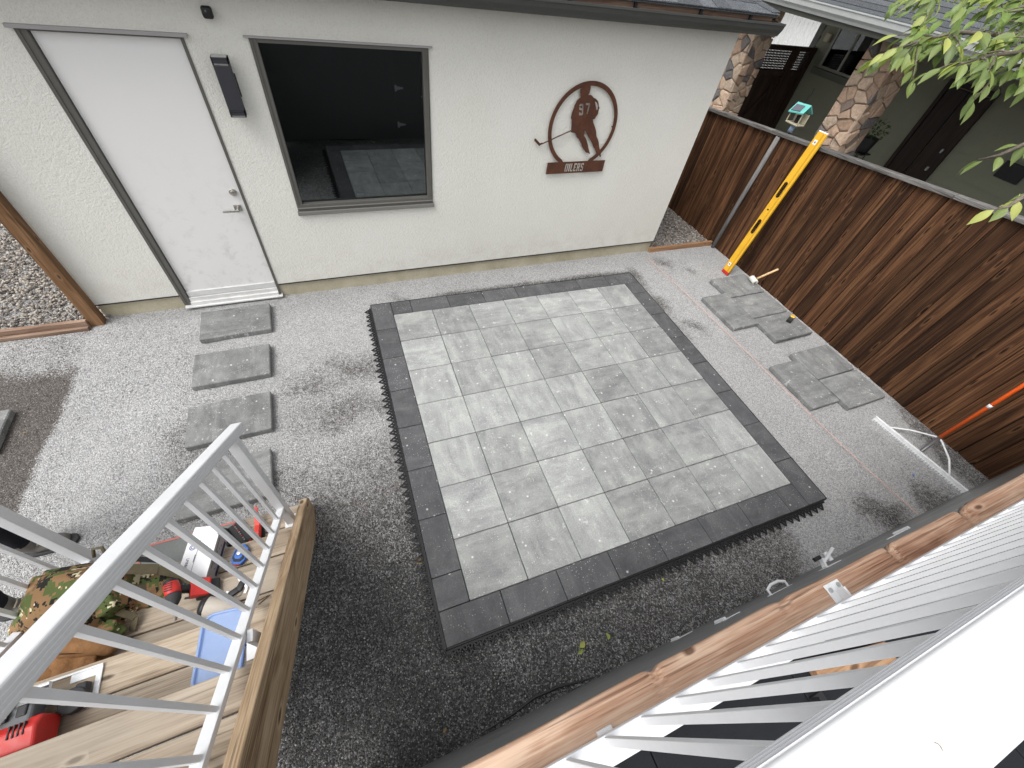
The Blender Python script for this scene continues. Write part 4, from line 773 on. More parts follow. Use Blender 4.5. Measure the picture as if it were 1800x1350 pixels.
mb = MB(); mb.cyl((-1.705, -2.905, z0 + .02), .045, .035, 2, 18); mb.box(-1.705, -1.668, -2.93, -2.85, z0 + .012, z0 + .05); mb.build('front_guard', 'rubber', sw, .006); MB().cyl((-1.715, -2.905, z0 + .055), .014, .022, 2, 14).build('bevel_knob', 'steel', sw, .002, True)
MB().box(-1.96, -1.775, -2.965, -2.882, z0 + .060, z0 + .128).build('gear_housing', plain('saw_grey', (0.11, 0.115, 0.12), .5, .2), sw, .012, False, 3)
MB().box(-1.90, -1.84, -2.925, -2.884, z0 + .128, z0 + .142).box(-1.82, -1.79, -2.92, -2.884, z0 + .122, z0 + .134).build('trigger_block', 'black', sw, .004); MB().box(-1.862, -1.838, -2.915, -2.900, z0 + .142, z0 + .146).build('lever', 'magn', sw, .002); MB().cyl((-1.985, -2.93, z0 + .05), .03, .08, 2, 14).build('battery_latch', 'black', sw, .004)
mo = MB(); mo.prism([(-3.048, z0 + .02), (-3.048, z0 + .10), (-3.030, z0 + .132), (-2.965, z0 + .145), (-2.93, z0 + .12), (-2.93, z0 + .02)], -1.965, -1.742, axis=0); mo = mo.build('motor_body', 'toolred', sw, .010, False, 3)
for k in range(4): MB().box(-1.775 - k * .014 - .004, -1.775 - k * .014, -2.985, -2.945, z0 + .134, z0 + .1465).build('vent', 'black', mo)
MB().box(-1.795, -1.760, -3.051, -3.035, z0 + .035, z0 + .105).obox((-1.778, -3.040, z0 + .118), (.034, .03, .006), Euler((1.0, 0, 0)).to_matrix()).build('grille', 'black', mo, .002)
rt = Matrix.Rotation(1.05, 3, 'X'); lp = Vector((-1.868, -3.0415, z0 + .1185))
MB().obox(lp, (.105, .034, .002), rt).build('label_plate', 'redbright', mo); MB().obox(lp + rt @ Vector((-.040, 0, .0012)), (.024, .033, .002), rt).build('label_panel', 'ink', mo); MB().obox(lp + rt @ Vector((.047, 0, .0012)), (.009, .033, .002), rt).build('label_stripe', 'card', mo)
tm = text_mesh('Milwaukee', .017, .0004, .25); tm.transform(Matrix.Translation(lp + rt @ Vector((.006, -.002, .0016))) @ rt.to_4x4()); put('lettering', tm, 'card', mo)
MB().tube([(-1.99, -2.90, z0 + .10), (-2.03, -2.91, z0 + .16), (-1.99, -2.92, z0 + .20), (-1.90, -2.92, z0 + .19), (-1.86, -2.92, z0 + .14)], .016, 10).build('handle', 'black', sw, 0, True, 2, 1)
gd = thing('saw_guide_rail', 'long silver and black straightedge lying along the saw', 'guide rail', (-1.95, -2.80, TZ['B']))
MB().box(-2.05, -1.765, -2.852, -2.820, z0 + .075, z0 + .093).build('rail', 'steel', gd, .002); MB().box(-2.05, -1.765, -2.862, -2.8525, z0 + .05, z0 + .088).build('edge', 'black', gd); MB().box(-2.05, -1.765, -2.841, -2.832, z0 + .0932, z0 + .0955).build('groove', 'black', gd); MB().box(-2.04, -1.90, -2.850, -2.822, z0 + .001, z0 + .0745).build('foot', 'black', gd)

lid = thing('plastic_cover', 'translucent blue plastic bin lid lying on a stair tread', 'lid', (-1.21, -2.89, TZ['B']))
R2 = Matrix.Rotation(rad(-6), 2)
def rrect(cx_, cy_, w_, h_, r, n=6):
    o = []
    for sx, sy, a0 in ((1, 1, 0), (-1, 1, 90), (-1, -1, 180), (1, -1, 270)):
        for i in range(n + 1): a = rad(a0 + 90 * i / n); v = R2 @ Vector((sx * (w_ / 2 - r) + r * math.cos(a), sy * (h_ / 2 - r) + r * math.sin(a))); o.append((cx_ + v.x, cy_ + v.y))
    return o
a, b_ = rrect(-1.215, -2.895, .185, .30, .05), rrect(-1.215, -2.895, .165, .28, .04)
MB().prism(a, z0 + .003, z0 + .0055, axis=2).build('panel', 'lid', lid)
mb = MB(); n_ = len(a); mb.add([(*p, z0 + .0055) for p in a] + [(*p, z0 + .017) for p in a] + [(*p, z0 + .017) for p in b_] + [(*p, z0 + .0055) for p in b_], [(i + k * n_, (i + 1) % n_ + k * n_, (i + 1) % n_ + (k + 1) * n_, i + (k + 1) * n_) for k in range(3) for i in range(n_)]); mb.build('rim', 'lid', lid, 0, True)

zc = TZ['C']
dr = thing('impact_driver', 'red and black cordless impact driver on the stairs beside the backpack', 'drill', (-1.42, -2.55, zc))
MB().tube([(-1.475, -2.505, zc + .150), (-1.468, -2.530, zc + .148), (-1.462, -2.56, zc + .145)], [.030, .033, .033], 14).build('motor_housing', 'toolred', dr, .004, True); MB().tube([(-1.462, -2.56, zc + .145), (-1.458, -2.585, zc + .143), (-1.455, -2.612, zc + .141)], [.0335, .030, .017], 14).build('nose', 'rubber', dr, .003, True)
MB().tube([(-1.478, -2.490, zc + .151), (-1.475, -2.506, zc + .150)], [.026, .0305], 14).build('rear_cap', 'black', dr, .004, True)
MB().tube([(-1.455, -2.535, zc + .130), (-1.430, -2.530, zc + .09), (-1.405, -2.53, zc + .05)], [.020, .021, .023], 12).build('grip', 'black', dr, 0, True)
for k in range(4): MB().obox((-1.470 - .0, -2.515 - k * .011, zc + .1805), (.03, .004, .004)).build('vent', 'black', dr)
MB().obox((-1.385, -2.535, zc + .062), (.085, .085, .045), Matrix.Rotation(.5, 3, 'Y')).build('battery_shoe', 'toolred', dr, .008, False, 3); MB().obox((-1.362, -2.540, zc + .028), (.095, .09, .042), Matrix.Rotation(.5, 3, 'Y')).build('battery', 'black', dr, .008, False, 3); MB().obox((-1.415, -2.575, zc + .078), (.05, .003, .022), Matrix.Rotation(.5, 3, 'Y')).build('label', 'ink', dr)
MB().tube([(-1.455, -2.612, zc + .141), (-1.453, -2.64, zc + .138)], .004, 8).build('chuck', 'steel', dr)
cp = thing('coffee_cup', 'tan paper cup with a black lid lying on its side on the stairs', 'cup', (-1.29, -2.66, zc))
MB().tube([(-1.352, -2.640, zc + .060), (-1.228, -2.690, zc + .036)], [.050, .035], 22).build('cup', 'paper', cp, .002, True); MB().tube([(-1.372, -2.632, zc + .064), (-1.362, -2.636, zc + .062), (-1.350, -2.641, zc + .060)], [.040, .051, .052], 22).build('lid', 'black', cp, .002, True)
MB().tube([(-1.378, -2.630, zc + .065), (-1.372, -2.632, zc + .064)], [.032, .034], 20).build('lid_recess', 'rubber', cp, 0, True)
bt = thing('driver_bit', 'small steel driver bit lying on the stair board below the driver', 'bit', (-1.51, -2.60, zc)); MB().tube([(-1.512, -2.578, zc + .005), (-1.509, -2.60, zc + .005), (-1.509, -2.601, zc + .005), (-1.506, -2.635, zc + .005)], [.005, .005, .0032, .003], 8).build('shank', 'steel', bt)
bt = thing('driver_bit', 'short black driver bit on the stair board near the coffee cup', 'bit', (-1.455, -2.63, zc)); MB().tube([(-1.475, -2.622, zc + .005), (-1.44, -2.636, zc + .005)], .005, 8).build('shank', 'black', bt)
ky = thing('car_keys', 'black car key fobs on a white lanyard on the stairs', 'keys', (-1.23, -2.575, zc))
for a, b_, rr in ((-1.252, -2.590, .4), (-1.222, -2.570, 1.1)): MB().obox((a, b_, zc + .009), (.050, .032, .015), Matrix.Rotation(rr, 3, 'Z')).build('fob', 'black', ky, .0065, True, 4)
MB().tube([(-1.236 + .018 * math.cos(i * .6), -2.600 + .018 * math.sin(i * .6), zc + .005) for i in range(12)], .0016, 5).build('ring', 'steel', ky)
strap([(-1.232, -2.525, zc + .004), (-1.222, -2.545, zc + .005)], .014, ky, 'card'); strap([(-1.205, -2.560, zc + .006), (-1.194, -2.590, zc + .004), (-1.205, -2.612, zc + .004)], .013, ky, 'card'); strap([(-1.290, -2.575, zc + .004), (-1.268, -2.590, zc + .005)], .013, ky, 'card')
for a, b_, r_ in ((-1.128, -2.668, .2), (-1.115, -2.676, .5)):
    sc = thing('wood_screw', 'long brown wood screw lying by the stair railing, ' + ('nearer the rail' if r_ < .3 else 'nearer the stringer'), 'screw', (a, b_, zc)); dx = .03 * math.cos(r_); dy = .03 * math.sin(r_); MB().tube([(a - dx, b_ - dy, zc + .004), (a + dx * .9, b_ + dy * .9, zc + .003), (a + dx, b_ + dy, zc + .003)], [.0022, .002, .004], 6).build('shank', plain('screw_brown', (0.12, 0.075, 0.04), .4, .6), sc)

zd = TZ['D']
bx = thing('carton', 'white carton with blue seal and navy striped grey side on the stairs', 'box', (-1.47, -2.28, zd), local=True, rot=(0, 0, rad(-102)))
bx.location = (-1.480, -2.285, zd)
L_, W_, H_ = .235, .15, .12
MB().box(-L_ / 2, L_ / 2, -W_ / 2, W_ / 2, .001, H_).build('carton_body', 'card', bx, .001)
MB().box(-L_ / 2 + .0, L_ / 2, W_ / 2, W_ / 2 + .0012, .003, H_ - .001).build('side_panel', 'cardgrey', bx); MB().box(-L_ / 2 + .01, L_ / 2 - .03, W_ / 2 + .0012, W_ / 2 + .002, .012, .034).build('side_stripe', 'navy', bx); MB().box(-L_ / 2 + .01, L_ / 2 - .05, W_ / 2 + .0012, W_ / 2 + .002, H_ - .028, H_ - .022).build('side_rule', 'ink', bx)
for k in range(7): MB().box(-.08 + k * .022, -.08 + k * .022 + random.uniform(.008, .016), W_ / 2 + .0012, W_ / 2 + .002, .052 + (k % 3) * .012, .058 + (k % 3) * .012).build('side_print', 'ink', bx)
def ringm(r0, r1, n=28): return [[(r1 * math.cos(2 * math.pi * i / n), r1 * math.sin(2 * math.pi * i / n)) for i in range(n)], [(r0 * math.cos(2 * math.pi * i / n), r0 * math.sin(2 * math.pi * i / n)) for i in range(n)]]
for r0, r1 in ((.0125, .0165), (.0055, .0090)):
    me = curve_mesh('seal_ring', ringm(r0, r1), .0006); me.transform(Matrix.Translation((-.055, -.040, H_ + .0006)) @ Matrix.Rotation(rad(-90), 4, 'X')); put('seal_ring', me, 'inkblue', bx)
tm = text_mesh('LPIBBI', .019); tm.transform(Matrix.Translation((.030, -.046, H_ + .0008))); put('lettering', tm, 'ink', bx)
MB().box(-.10, .10, -.0105, -.009, H_ + .0002, H_ + .0012).build('rule_line', 'ink', bx); MB().box(-.012, .03, -.016, -.012, H_ + .0002, H_ + .0012).build('small_print', 'ink', bx)
MB().add([(-L_ / 2, -W_ / 2 + .01, H_ - .002), (-L_ / 2, W_ / 2 - .005, H_ - .002), (-L_ / 2 - .05, W_ / 2 - .02, H_ + .01), (-L_ / 2 - .05, -W_ / 2 + .02, H_ + .012)] + [(-L_ / 2, -W_ / 2 + .01, H_), (-L_ / 2, W_ / 2 - .005, H_), (-L_ / 2 - .05, W_ / 2 - .02, H_ + .012), (-L_ / 2 - .05, -W_ / 2 + .02, H_ + .014)], [(0, 1, 2, 3), (7, 6, 5, 4), (0, 4, 5, 1), (1, 5, 6, 2), (2, 6, 7, 3), (3, 7, 4, 0)]).build('flap', 'card', bx)
rl_ = thing('chalk_line_reel', 'blue and black chalk line reel on the stairs right of the carton', 'chalk reel', (-1.30, -2.30, zd), local=True, rot=(0, 0, rad(70)))
hexp = [(.062, 0), (.030, .037), (-.035, .040), (-.06, .022), (-.06, -.022), (-.035, -.040), (.030, -.037)]
MB().prism(hexp, .002, .030, axis=2).build('case', 'blue', rl_, .005, False, 3); MB().prism([(a * .78, b_ * .78) for a, b_ in hexp], .030, .036, axis=2).build('cover', 'rubber', rl_, .003); MB().prism([(a * .55, b_ * .55) for a, b_ in hexp], .036, .040, axis=2).build('inlay', 'blue', rl_, .002); MB().cyl((0, 0, .036), .013, .014, 2, 14).build('crank_hub', 'nickel', rl_, .002, True); MB().box(-.062, -.048, -.018, .018, .004, .026).build('nose', 'redcap', rl_, .003); MB().beam((0, 0, .046), (.035, .012, .046), .010, .005).build('crank', 'black', rl_, .002)
ze = TZ['E']
mt = thing('tread_mat', 'grey mat with red edging on the bottom stair tread', 'mat', (-1.68, -2.08, ze)); MB().box(-1.935, -1.42, -2.222, -1.962, ze + .0005, ze + .007).build('mat', 'matgrey', mt); MB().box(-1.94, -1.42, -1.962, -1.950, ze + .0005, ze + .010).box(-1.947, -1.936, -2.222, -1.962, ze + .0005, ze + .010).build('edge', 'rededge', mt)
bb = thing('bit_case', 'open black bit case with red trim on the bottom tread', 'tool case', (-1.39, -2.06, ze), local=True, rot=(0, 0, rad(-62)))
MB().box(-.085, .085, -.035, .055, .008, .030).build('tray', 'black', bb, .004); lidm = MB().obox((0, -.052, .075), (.17, .018, .11), Matrix.Rotation(.35, 3, 'X')); lidm.build('case_lid', 'black', bb, .004)
for k in range(9): MB().cyl((-.068 + k * .017, .01, .030), .0045, .016, 2, 8).build('bit', 'toolgrey' if k % 3 else 'redcap', bb)
MB().box(-.085, .085, .055, .062, .010, .026).build('trim', 'redcap', bb, .002)
rs = thing('hand_saw', 'red handled tool leaning on the bottom tread by the railing post', 'hand tool', (-1.27, -2.05, ze))
MB().prism([(-1.965, ze + .10), (-1.945, ze + .115), (-1.985, ze + .075), (-2.05, ze + .062), (-2.11, ze + .085), (-2.165, ze + .07), (-2.20, ze + .03), (-2.19, ze + .014), (-2.13, ze + .03), (-2.05, ze + .020), (-1.985, ze + .040)], -1.285, -1.255, axis=0).build('grip', 'redbright', rs, .010, False, 3); MB().beam((-1.27, -2.03, ze + .03), (-1.33, -2.13, ze + .012), .012, .022).build('jaw', 'redbright', rs, .004); MB().box(-1.30, -1.24, -2.12, -2.00, ze + .001, ze + .014).build('foot', 'black', rs, .003)

# ------------------------------------------------------------------ tools in the yard
lv = thing('spirit_level', 'long yellow spirit level leaning against the fence', 'level', (4.675, -.085, G), local=True)
foot = Vector((4.675, -.085, G + .004)); tip = Vector((4.955, -.055, 1.755)); d = (tip - foot).normalized(); side = Vector((0, 1, 0)); side = (side - d * side.dot(d)).normalized(); nrm = side.cross(d).normalized()
mm = Matrix((side, nrm, d)).transposed().to_4x4(); mm.translation = foot; lv.matrix_world = mm
Ln = (tip - foot).length; hw = .058
slots = [(.62, .80), (1.10, 1.28)]
def slot(z0_, z1_, r=.018, ex=0.012): return [(ex + r * math.cos(rad(180 + 180 * i / 8)), z0_ + r + r * math.sin(rad(180 + 180 * i / 8))) for i in range(9)] + [(ex + r * math.cos(rad(180 * i / 8)), z1_ - r + r * math.sin(rad(180 * i / 8))) for i in range(9)]
spl = [[(-hw, .045), (hw, .045), (hw, Ln - .012), (-hw, Ln - .012)]] + [slot(*s_) for s_ in slots]
me = curve_mesh('level_body', spl, .024); put('level_body', me, 'yellow', lv, .001)
for zz in (.62, 1.10):
    o_, i_ = slot(zz - .006, zz + .186, .025), slot(zz, zz + .18, .018); me = curve_mesh('hand_hole', [o_, i_], .029); put('hand_hole', me, 'black', lv)
for xo in (-.018, -.028): MB().box(xo - .0015, xo + .0015, -.0128, .0128, .05, Ln - .02).build('groove', plain('groove_dark', (0.30, 0.15, 0.01), .5), lv)
MB().box(-hw - .001, hw + .001, -.014, .014, 0, .045).build('end_cap', 'redcap', lv, .003); MB().box(-hw, hw, -.013, .013, Ln - .012, Ln).build('end_cap', 'card', lv, .002)
for zz in (.12, Ln - .14):
    MB().box(-.006, .034, -.0135, .0135, zz, zz + .05).build('vial_block', 'card', lv, .002); MB().cyl((.014, -.0142, zz + .025), .012, .0284, 1, 16).build('vial', 'toolgrey', lv)
MB().box(.0, .024, -.0128, .0128, .93, .948).build('logo_mark', 'black', lv)

ml = thing('mallet', 'white rubber mallet with a wooden handle leaning by the fence', 'mallet', (4.86, -.405, G + .06), local=True)
ml.location = (4.850, -.42, G + .10); ml.rotation_euler = (0, 0, 0)
MB().tube([(-.010, -.055, -.006), (-.008, -.050, -.005), (.008, .050, .006), (.010, .055, .008)], [.034, .039, .039, .034], 18).build('head', plain('white_rubber', (0.66, 0.66, 0.60), .7, 0, .1, 30), ml, .002, True); MB().tube([(-.0, 0, 0), (.05, -.065, .115), (.105, -.15, .265)], [.0125, .0145, .0125], 12).build('handle', 'handlewood', ml, 0, True)
MB().cyl((-.0135, -.0575, -.007), .014, .004, 1, 14).build('face_mark', 'matgrey', ml)
TS = 1.3
tp_ = thing('tape_measure', 'yellow and black tape measure lying on a grey slab by the fence', 'tape measure', (4.735, -1.225, G + .06), local=True, rot=(0, 0, rad(25)))
MB().prism([(-.034, 0), (.026, 0), (.034, .010), (.034, .040), (.024, .062), (-.012, .066), (-.030, .052), (-.036, .03)], -.020, .020, axis=1).build('case', 'tapeyel', tp_, .005, False, 3); MB().prism([(-.040, .002), (-.012, .002), (-.018, .030), (-.012, .062), (-.030, .056), (-.040, .03)], -.023, .023, axis=1).build('grip', 'black', tp_, .005, False, 3); MB().cyl((.006, -.0225, .034), .020, .045, 1, 18).build('side_label', 'black', tp_); MB().box(.030, .040, -.014, .014, .001, .010).build('hook', 'steel', tp_)
tp_.scale = (TS,) * 3
rk = thing('landscape_rake', 'aluminium landscape rake with an orange handle leaning on the fence', 'rake', (4.53, -3.15, G))
MB().beam((4.487, -2.700, G + .030), (4.585, -3.640, G + .030), .026, .040).build('head_bar', 'magn', rk, .002); mb = MB()
for k in range(38): p = Vector((4.487, -2.70, 0)).lerp(Vector((4.585, -3.64, 0)), (k + .5) / 38); mb.box(p.x - .020, p.x - .014, p.y - .008, p.y + .008, G - .004, G + .02)
mb.build('teeth', 'magn', rk)
hb = Vector((4.800, -3.125, G + .125))
MB().tube([(4.50, -2.835, G + .036), (4.66, -2.95, G + .075), (4.775, -3.09, G + .118), hb], .008, 8).build('brace', 'magn', rk, 0, True); MB().tube([(4.562, -3.46, G + .036), (4.70, -3.33, G + .085), (4.79, -3.17, G + .118), hb], .008, 8).build('brace', 'magn', rk, 0, True)
MB().tube([(4.535, -3.168, G + .034), (4.68, -3.146, G + .080), hb], [.013, .017, .019], 12).build('ferrule', plain('grey_ferrule', (0.20, 0.20, 0.205), .45, .5), rk, 0, True)
he = Vector((4.985, -3.095, .86)); hd_ = (he - hb).normalized(); MB().tube([hb - hd_ * .02, he, he + hd_ * .25], .0165, 14).build('handle', 'orange', rk, 0, True)
q0 = hb + hd_ * .46; MB().tube([q0, q0 + hd_ * .035], .0171, 14).build('handle_sticker', 'card', rk, 0, True)
sl_ = thing('string_line', 'thin pink mason string stretched along the gravel beside the patio', 'string', (3.77, -1.5, G)); MB().tube([(3.70, .50, G + .012), (3.725, -.31, G + .03), (3.76, -1.24, G + .028), (3.775, -2.42, G + .03), (3.80, -3.14, G + .035), (3.83, -3.60, G + .05)], .0022, 6).build('string', 'pink', sl_)

# ------------------------------------------------------------------ person at the left edge (standing, facing the stairs)
def person():
    t = thing('person', 'person in black trousers and dusty work boots standing left of the stairs', 'person', (-2.62, -1.87, G))
    fa, fb = (-2.55, -1.690), (-2.565, -2.06); g = G
    V = [(-2.64, -1.88, .90), (-2.65, -1.88, 1.10), (-2.63, -1.88, 1.32), (-2.60, -1.88, 1.47), (-2.58, -1.88, 1.60), (-2.57, -1.88, 1.72)]; E_ = [(i, i + 1) for i in range(5)]; Rr = [.15, .135, .145, .065, .075, .05]
    def chain(start, pts, rs):
        a = start
        for p, r in zip(pts, rs): V.append(p); Rr.append(r); E_.append((a, len(V) - 1)); a = len(V) - 1
    for (fx, fy), s_ in ((fa, 1), (fb, -1)):
        chain(0, [(-2.63, -1.88 + s_ * .10, .84), (fx - .03, fy + (-1.88 - fy) * .35, .62), (fx - .025, fy + (-1.88 - fy) * .12, .44), (fx - .04, fy, .22), (fx - .05, fy, g + .13), (fx - .04, fy, g + .055), (fx + .06, fy + s_ * .01, g + .045), (fx + .135, fy + s_ * .015, g + .036)], [.105, .092, .070, .066, .058, .050, .047, .040])
        chain(2, [(-2.63, -1.88 + s_ * .19, 1.38), (-2.60, -1.88 + s_ * .25, 1.12), (-2.48, -1.88 + s_ * .20, .95), (-2.38, -1.88 + s_ * .16, .93)], [.07, .052, .042, .036])
    me = bpy.data.meshes.new('body'); me.from_pydata(V, E_, []); o = bpy.data.objects.new('person_tmp', me); COL.objects.link(o)
    sk = o.modifiers.new('skin', 'SKIN'); sk.use_smooth_shade = True
    for i, sv_ in enumerate(me.skin_vertices[0].data): sv_.radius = (Rr[i], Rr[i]); sv_.use_root = i == 0
    sb = o.modifiers.new('sub', 'SUBSURF'); sb.levels = sb.render_levels = 2
    dg = bpy.context.evaluated_depsgraph_get(); m2 = bpy.data.meshes.new_from_object(o.evaluated_get(dg)); bpy.data.objects.remove(o)
    from mathutils import noise as mn
    for v in m2.vertices:
        if .1 < v.co.z < .95: v.co += v.normal * mn.fractal(v.co * 9, 1, 2, 3) * .014
    m2.materials.clear()
    for k in ('pants', 'shirt', 'boot', 'skin'): m2.materials.append(M[k])
    for p in m2.polygons:
        c_ = p.center; p.use_smooth = True
        p.material_index = 2 if c_.z < .085 else (0 if c_.z < .98 and c_.x < -2.50 or c_.z < .85 else (3 if (c_.z > 1.47 or c_.x > -2.47) else 1))
    b = put('body', m2, 'pants', t)
    for (fx, fy), s_ in ((fa, 1), (fb, -1)):
        MB().prism([(fx - .115, fy - .040), (fx - .09, fy - .050), (fx + .08, fy - .055), (fx + .155, fy - .03), (fx + .170, fy + .005), (fx + .15, fy + .04), (fx + .08, fy + .055), (fx - .09, fy + .046), (fx - .115, fy + .035)], g + .002, g + .026, axis=2).build('boot_sole', 'rubber', t, .006)
        mb = MB()
        for k in range(4): mb.tube([(fx + .01 + k * .018, fy - .03, g + .105 - k * .008), (fx + .02 + k * .018, fy, g + .115 - k * .009), (fx + .01 + k * .018, fy + .03, g + .105 - k * .008)], .004, 5)
        mb.build('laces', 'tan', t)
        for k in range(5):           # fingers
            hx, hy, hz = -2.35, -1.88 + s_ * .16, .925; dy = (k - 2) * .016; L2 = (.045, .075, .082, .076, .06)[k]
            MB().tube([(hx, hy + dy, hz), (hx + L2 * .6, hy + dy * 1.1, hz - .01), (hx + L2 * .85, hy + dy * 1.1, hz - .035)], [.009, .008, .006], 8).build('finger', 'skin', t, 0, True)
    lump('hair', 'hair', t, (-2.59, -1.88, 1.73), (.19, .17, .13), 4, .05); MB().prism([(-1.90, 1.64), (-1.86, 1.64), (-1.88, 1.68)], -2.52, -2.49, axis=0).build('nose', 'skin', t, .004)
person()

# ------------------------------------------------------------------ neighbour beyond the fence
nh = thing('neighbour_house', 'olive sided house with stone porch columns beyond the fence', 'house', (9, 0, G))
HX = 9.0; PZ = -.05
for k in range(17):
    z = PZ + k * .152; y0, y1 = -6.0, 3.75
    MB().add([(HX, y0, z), (HX - .030, y0, z), (HX - .004, y0, z + .158), (HX, y0, z + .158), (HX, y1, z), (HX - .030, y1, z), (HX - .004, y1, z + .158), (HX, y1, z + .158)], [(0, 1, 2, 3), (7, 6, 5, 4), (1, 5, 6, 2), (0, 4, 5, 1), (2, 6, 7, 3)]).build('siding_board', 'siding', nh)
MB().box(HX + .001, HX + .15, -6, 3.75, G - .1, 2.6).build('wall', 'olive', nh); MB().box(HX - .03, HX + .16, 3.75, 3.87, G, 2.6).build('corner_trim', 'olive', nh)
nd = MB().box(HX - .075, HX - .031, .42, .48, PZ, 2.06).box(HX - .075, HX - .031, 1.08, 1.14, PZ, 2.06).box(HX - .075, HX - .031, .48, 1.08, 2.0, 2.06).build('door', 'darkdoor', nh)
for a, b_ in ((.485, .775), (.785, 1.075)):
    for z_0, z_1 in ((PZ, .62), (.64, 1.98)): MB().box(HX - .060, HX - .032, a, b_, z_0, z_1).build('panel', 'darkdoor', nd, .006)
for z in (.95, 1.22): MB().box(HX - .090, HX - .060, .50, .53, z, z + .06).build('lock', 'steel', nd, .004)
nw = MB()
for a in ((2.50, 3.42, 1.66, 1.70), (2.50, 3.42, 2.24, 2.28), (2.50, 2.54, 1.70, 2.24), (3.38, 3.42, 1.70, 2.24), (2.97, 3.01, 1.70, 2.24)): nw.box(HX - .065, HX - .031, *a)
nw = nw.build('window', plain('pale_window_frame', (0.30, 0.29, 0.25), .5), nh, .003); MB().box(HX - .045, HX - .041, 2.54, 3.38, 1.70, 2.24).build('pane', 'glass', nw); MB().box(HX - .037, HX - .0335, 2.52, 3.40, 1.68, 2.26).build('backing', 'dark_backing', nw); MB().box(HX - .105, HX - .031, 2.42, 3.50, 1.56, 1.655).build('sill', 'olive', nw, .004)
MB().box(HX - .070, HX - .031, 3.50, 3.62, 2.02, 2.14).build('wall_light', 'tan', nh, .01)
MB().box(6.6, HX - .02, -6, 3.6, G - .1, PZ - .005).build('porch_floor', 'concrete', nh); MB().box(6.55, HX - .02, -6, 4.6, 2.47, 2.50).build('porch_ceiling', 'olive', nh); MB().box(6.95, 7.40, -6, 4.6, 2.41, 2.468).build('porch_beam', 'olive', nh)
MB().box(6.50, 6.54, -6, 4.6, 2.44, 2.62).build('fascia', 'olive', nh)
MB().prism([(6.498, 2.50), (6.44, 2.50), (6.43, 2.53), (6.40, 2.56), (6.395, 2.62), (6.385, 2.62), (6.385, 2.635), (6.41, 2.635), (6.412, 2.56), (6.445, 2.515), (6.498, 2.515)], -6, 4.6, axis=1).build('gutter', 'ngutter', nh)
nr = MB().add([(6.46, -6, 2.64), (6.46, 4.7, 2.64), (10.5, 4.7, 4.0), (10.5, -6, 4.0), (6.46, -6, 2.60), (6.46, 4.7, 2.60), (10.5, 4.7, 3.96), (10.5, -6, 3.96)], [(0, 1, 2, 3), (7, 6, 5, 4), (0, 4, 5, 1), (1, 5, 6, 2), (2, 6, 7, 3), (3, 7, 4, 0)]).build('roof', 'shingle', nh)
for k in range(1, 8):
    d_ = k * .14; MB().beam((6.46 + d_, -6, 2.643 + d_ * .3366), (6.46 + d_, 4.7, 2.643 + d_ * .3366), .12, .010, (-.32, 0, .95)).build('shingle_course', 'shingle', nr)
MB().box(10.35, 10.5, -6, 4.6, 2.5, 3.95).build('upper_wall', 'olive', nh)
def column(x0, x1, y0, y1, ztop, seed):
    rs_ = random.Random(seed); co = MB().box(x0 + .035, x1 - .035, y0 + .035, y1 - .035, G, ztop).build('stone_column', 'mortar', nh)
    def face(org, ud, nd_, wdt):
        ht = ztop - G; nr = int(ht / .125); sites = []
        for r_ in range(nr):
            nc = rs_.choice((2, 3, 3)); sites += [((c_ + .5 + rs_.uniform(-.36, .36)) * wdt / nc, G + (r_ + .5 + rs_.uniform(-.42, .42)) * ht / nr) for c_ in range(nc)]
        W = lambda a, b2, dd: tuple(Vector(org) + Vector(ud) * a + Vector((0, 0, b2)) + Vector(nd_) * dd)
        for si, sc_ in enumerate(sites):
            pl = [(0, G), (wdt, G), (wdt, ztop), (0, ztop)]
            for sj, so in enumerate(sites):
                if sj == si or abs(so[1] - sc_[1]) > .6: continue
                mx_, my_ = (sc_[0] + so[0]) / 2, (sc_[1] + so[1]) / 2; dx, dy = so[0] - sc_[0], so[1] - sc_[1]; out = []
                for k in range(len(pl)):
                    p, q = pl[k], pl[(k + 1) % len(pl)]; dp_, dq = (p[0] - mx_) * dx + (p[1] - my_) * dy, (q[0] - mx_) * dx + (q[1] - my_) * dy
                    if dp_ <= 0: out.append(p)
                    if (dp_ < 0) != (dq < 0) and dp_ != dq: t_ = dp_ / (dp_ - dq); out.append((p[0] + (q[0] - p[0]) * t_, p[1] + (q[1] - p[1]) * t_))
                pl = out
                if len(pl) < 3: break
            if len(pl) < 3: continue
            cu_, cz_ = sum(p[0] for p in pl) / len(pl), sum(p[1] for p in pl) / len(pl); n_ = len(pl); rr = sum(math.hypot(p[0] - cu_, p[1] - cz_) for p in pl) / n_; k0 = max(.5, 1 - .008 / rr); dp = rs_.uniform(.014, .045); mb = MB()
            sh_ = lambda k, dd, jt: [W(cu_ + (a - cu_) * k, cz_ + (b2 - cz_) * k, dd + rs_.uniform(-jt, jt)) for a, b2 in pl]
            mb.add(sh_(k0, -.005, 0) + sh_(k0 * .985, dp * .55, .003) + sh_(k0 * .80, dp, .009) + [W(cu_, cz_, dp + rs_.uniform(-.004, .012))], [(i + k * n_, (i + 1) % n_ + k * n_, (i + 1) % n_ + (k + 1) * n_, i + (k + 1) * n_) for k in range(2) for i in range(n_)] + [(2 * n_ + i, 2 * n_ + (i + 1) % n_, 3 * n_) for i in range(n_)])
            mb.build('stone', 'stone', co)
    face((x0 + .035, y1, 0), (0, -1, 0), (-1, 0, 0), y1 - y0); face((x0, y0 + .035, 0), (1, 0, 0), (0, -1, 0), x1 - x0)
column(6.98, 7.46, .90, 1.40, 2.409, 3); column(6.98, 7.46, 3.42, 3.95, 2.409, 11)
gt = thing('lattice_gate', 'dark wooden gate with lattice top between the stone column and the house', 'gate', (8.2, 3.7, G))
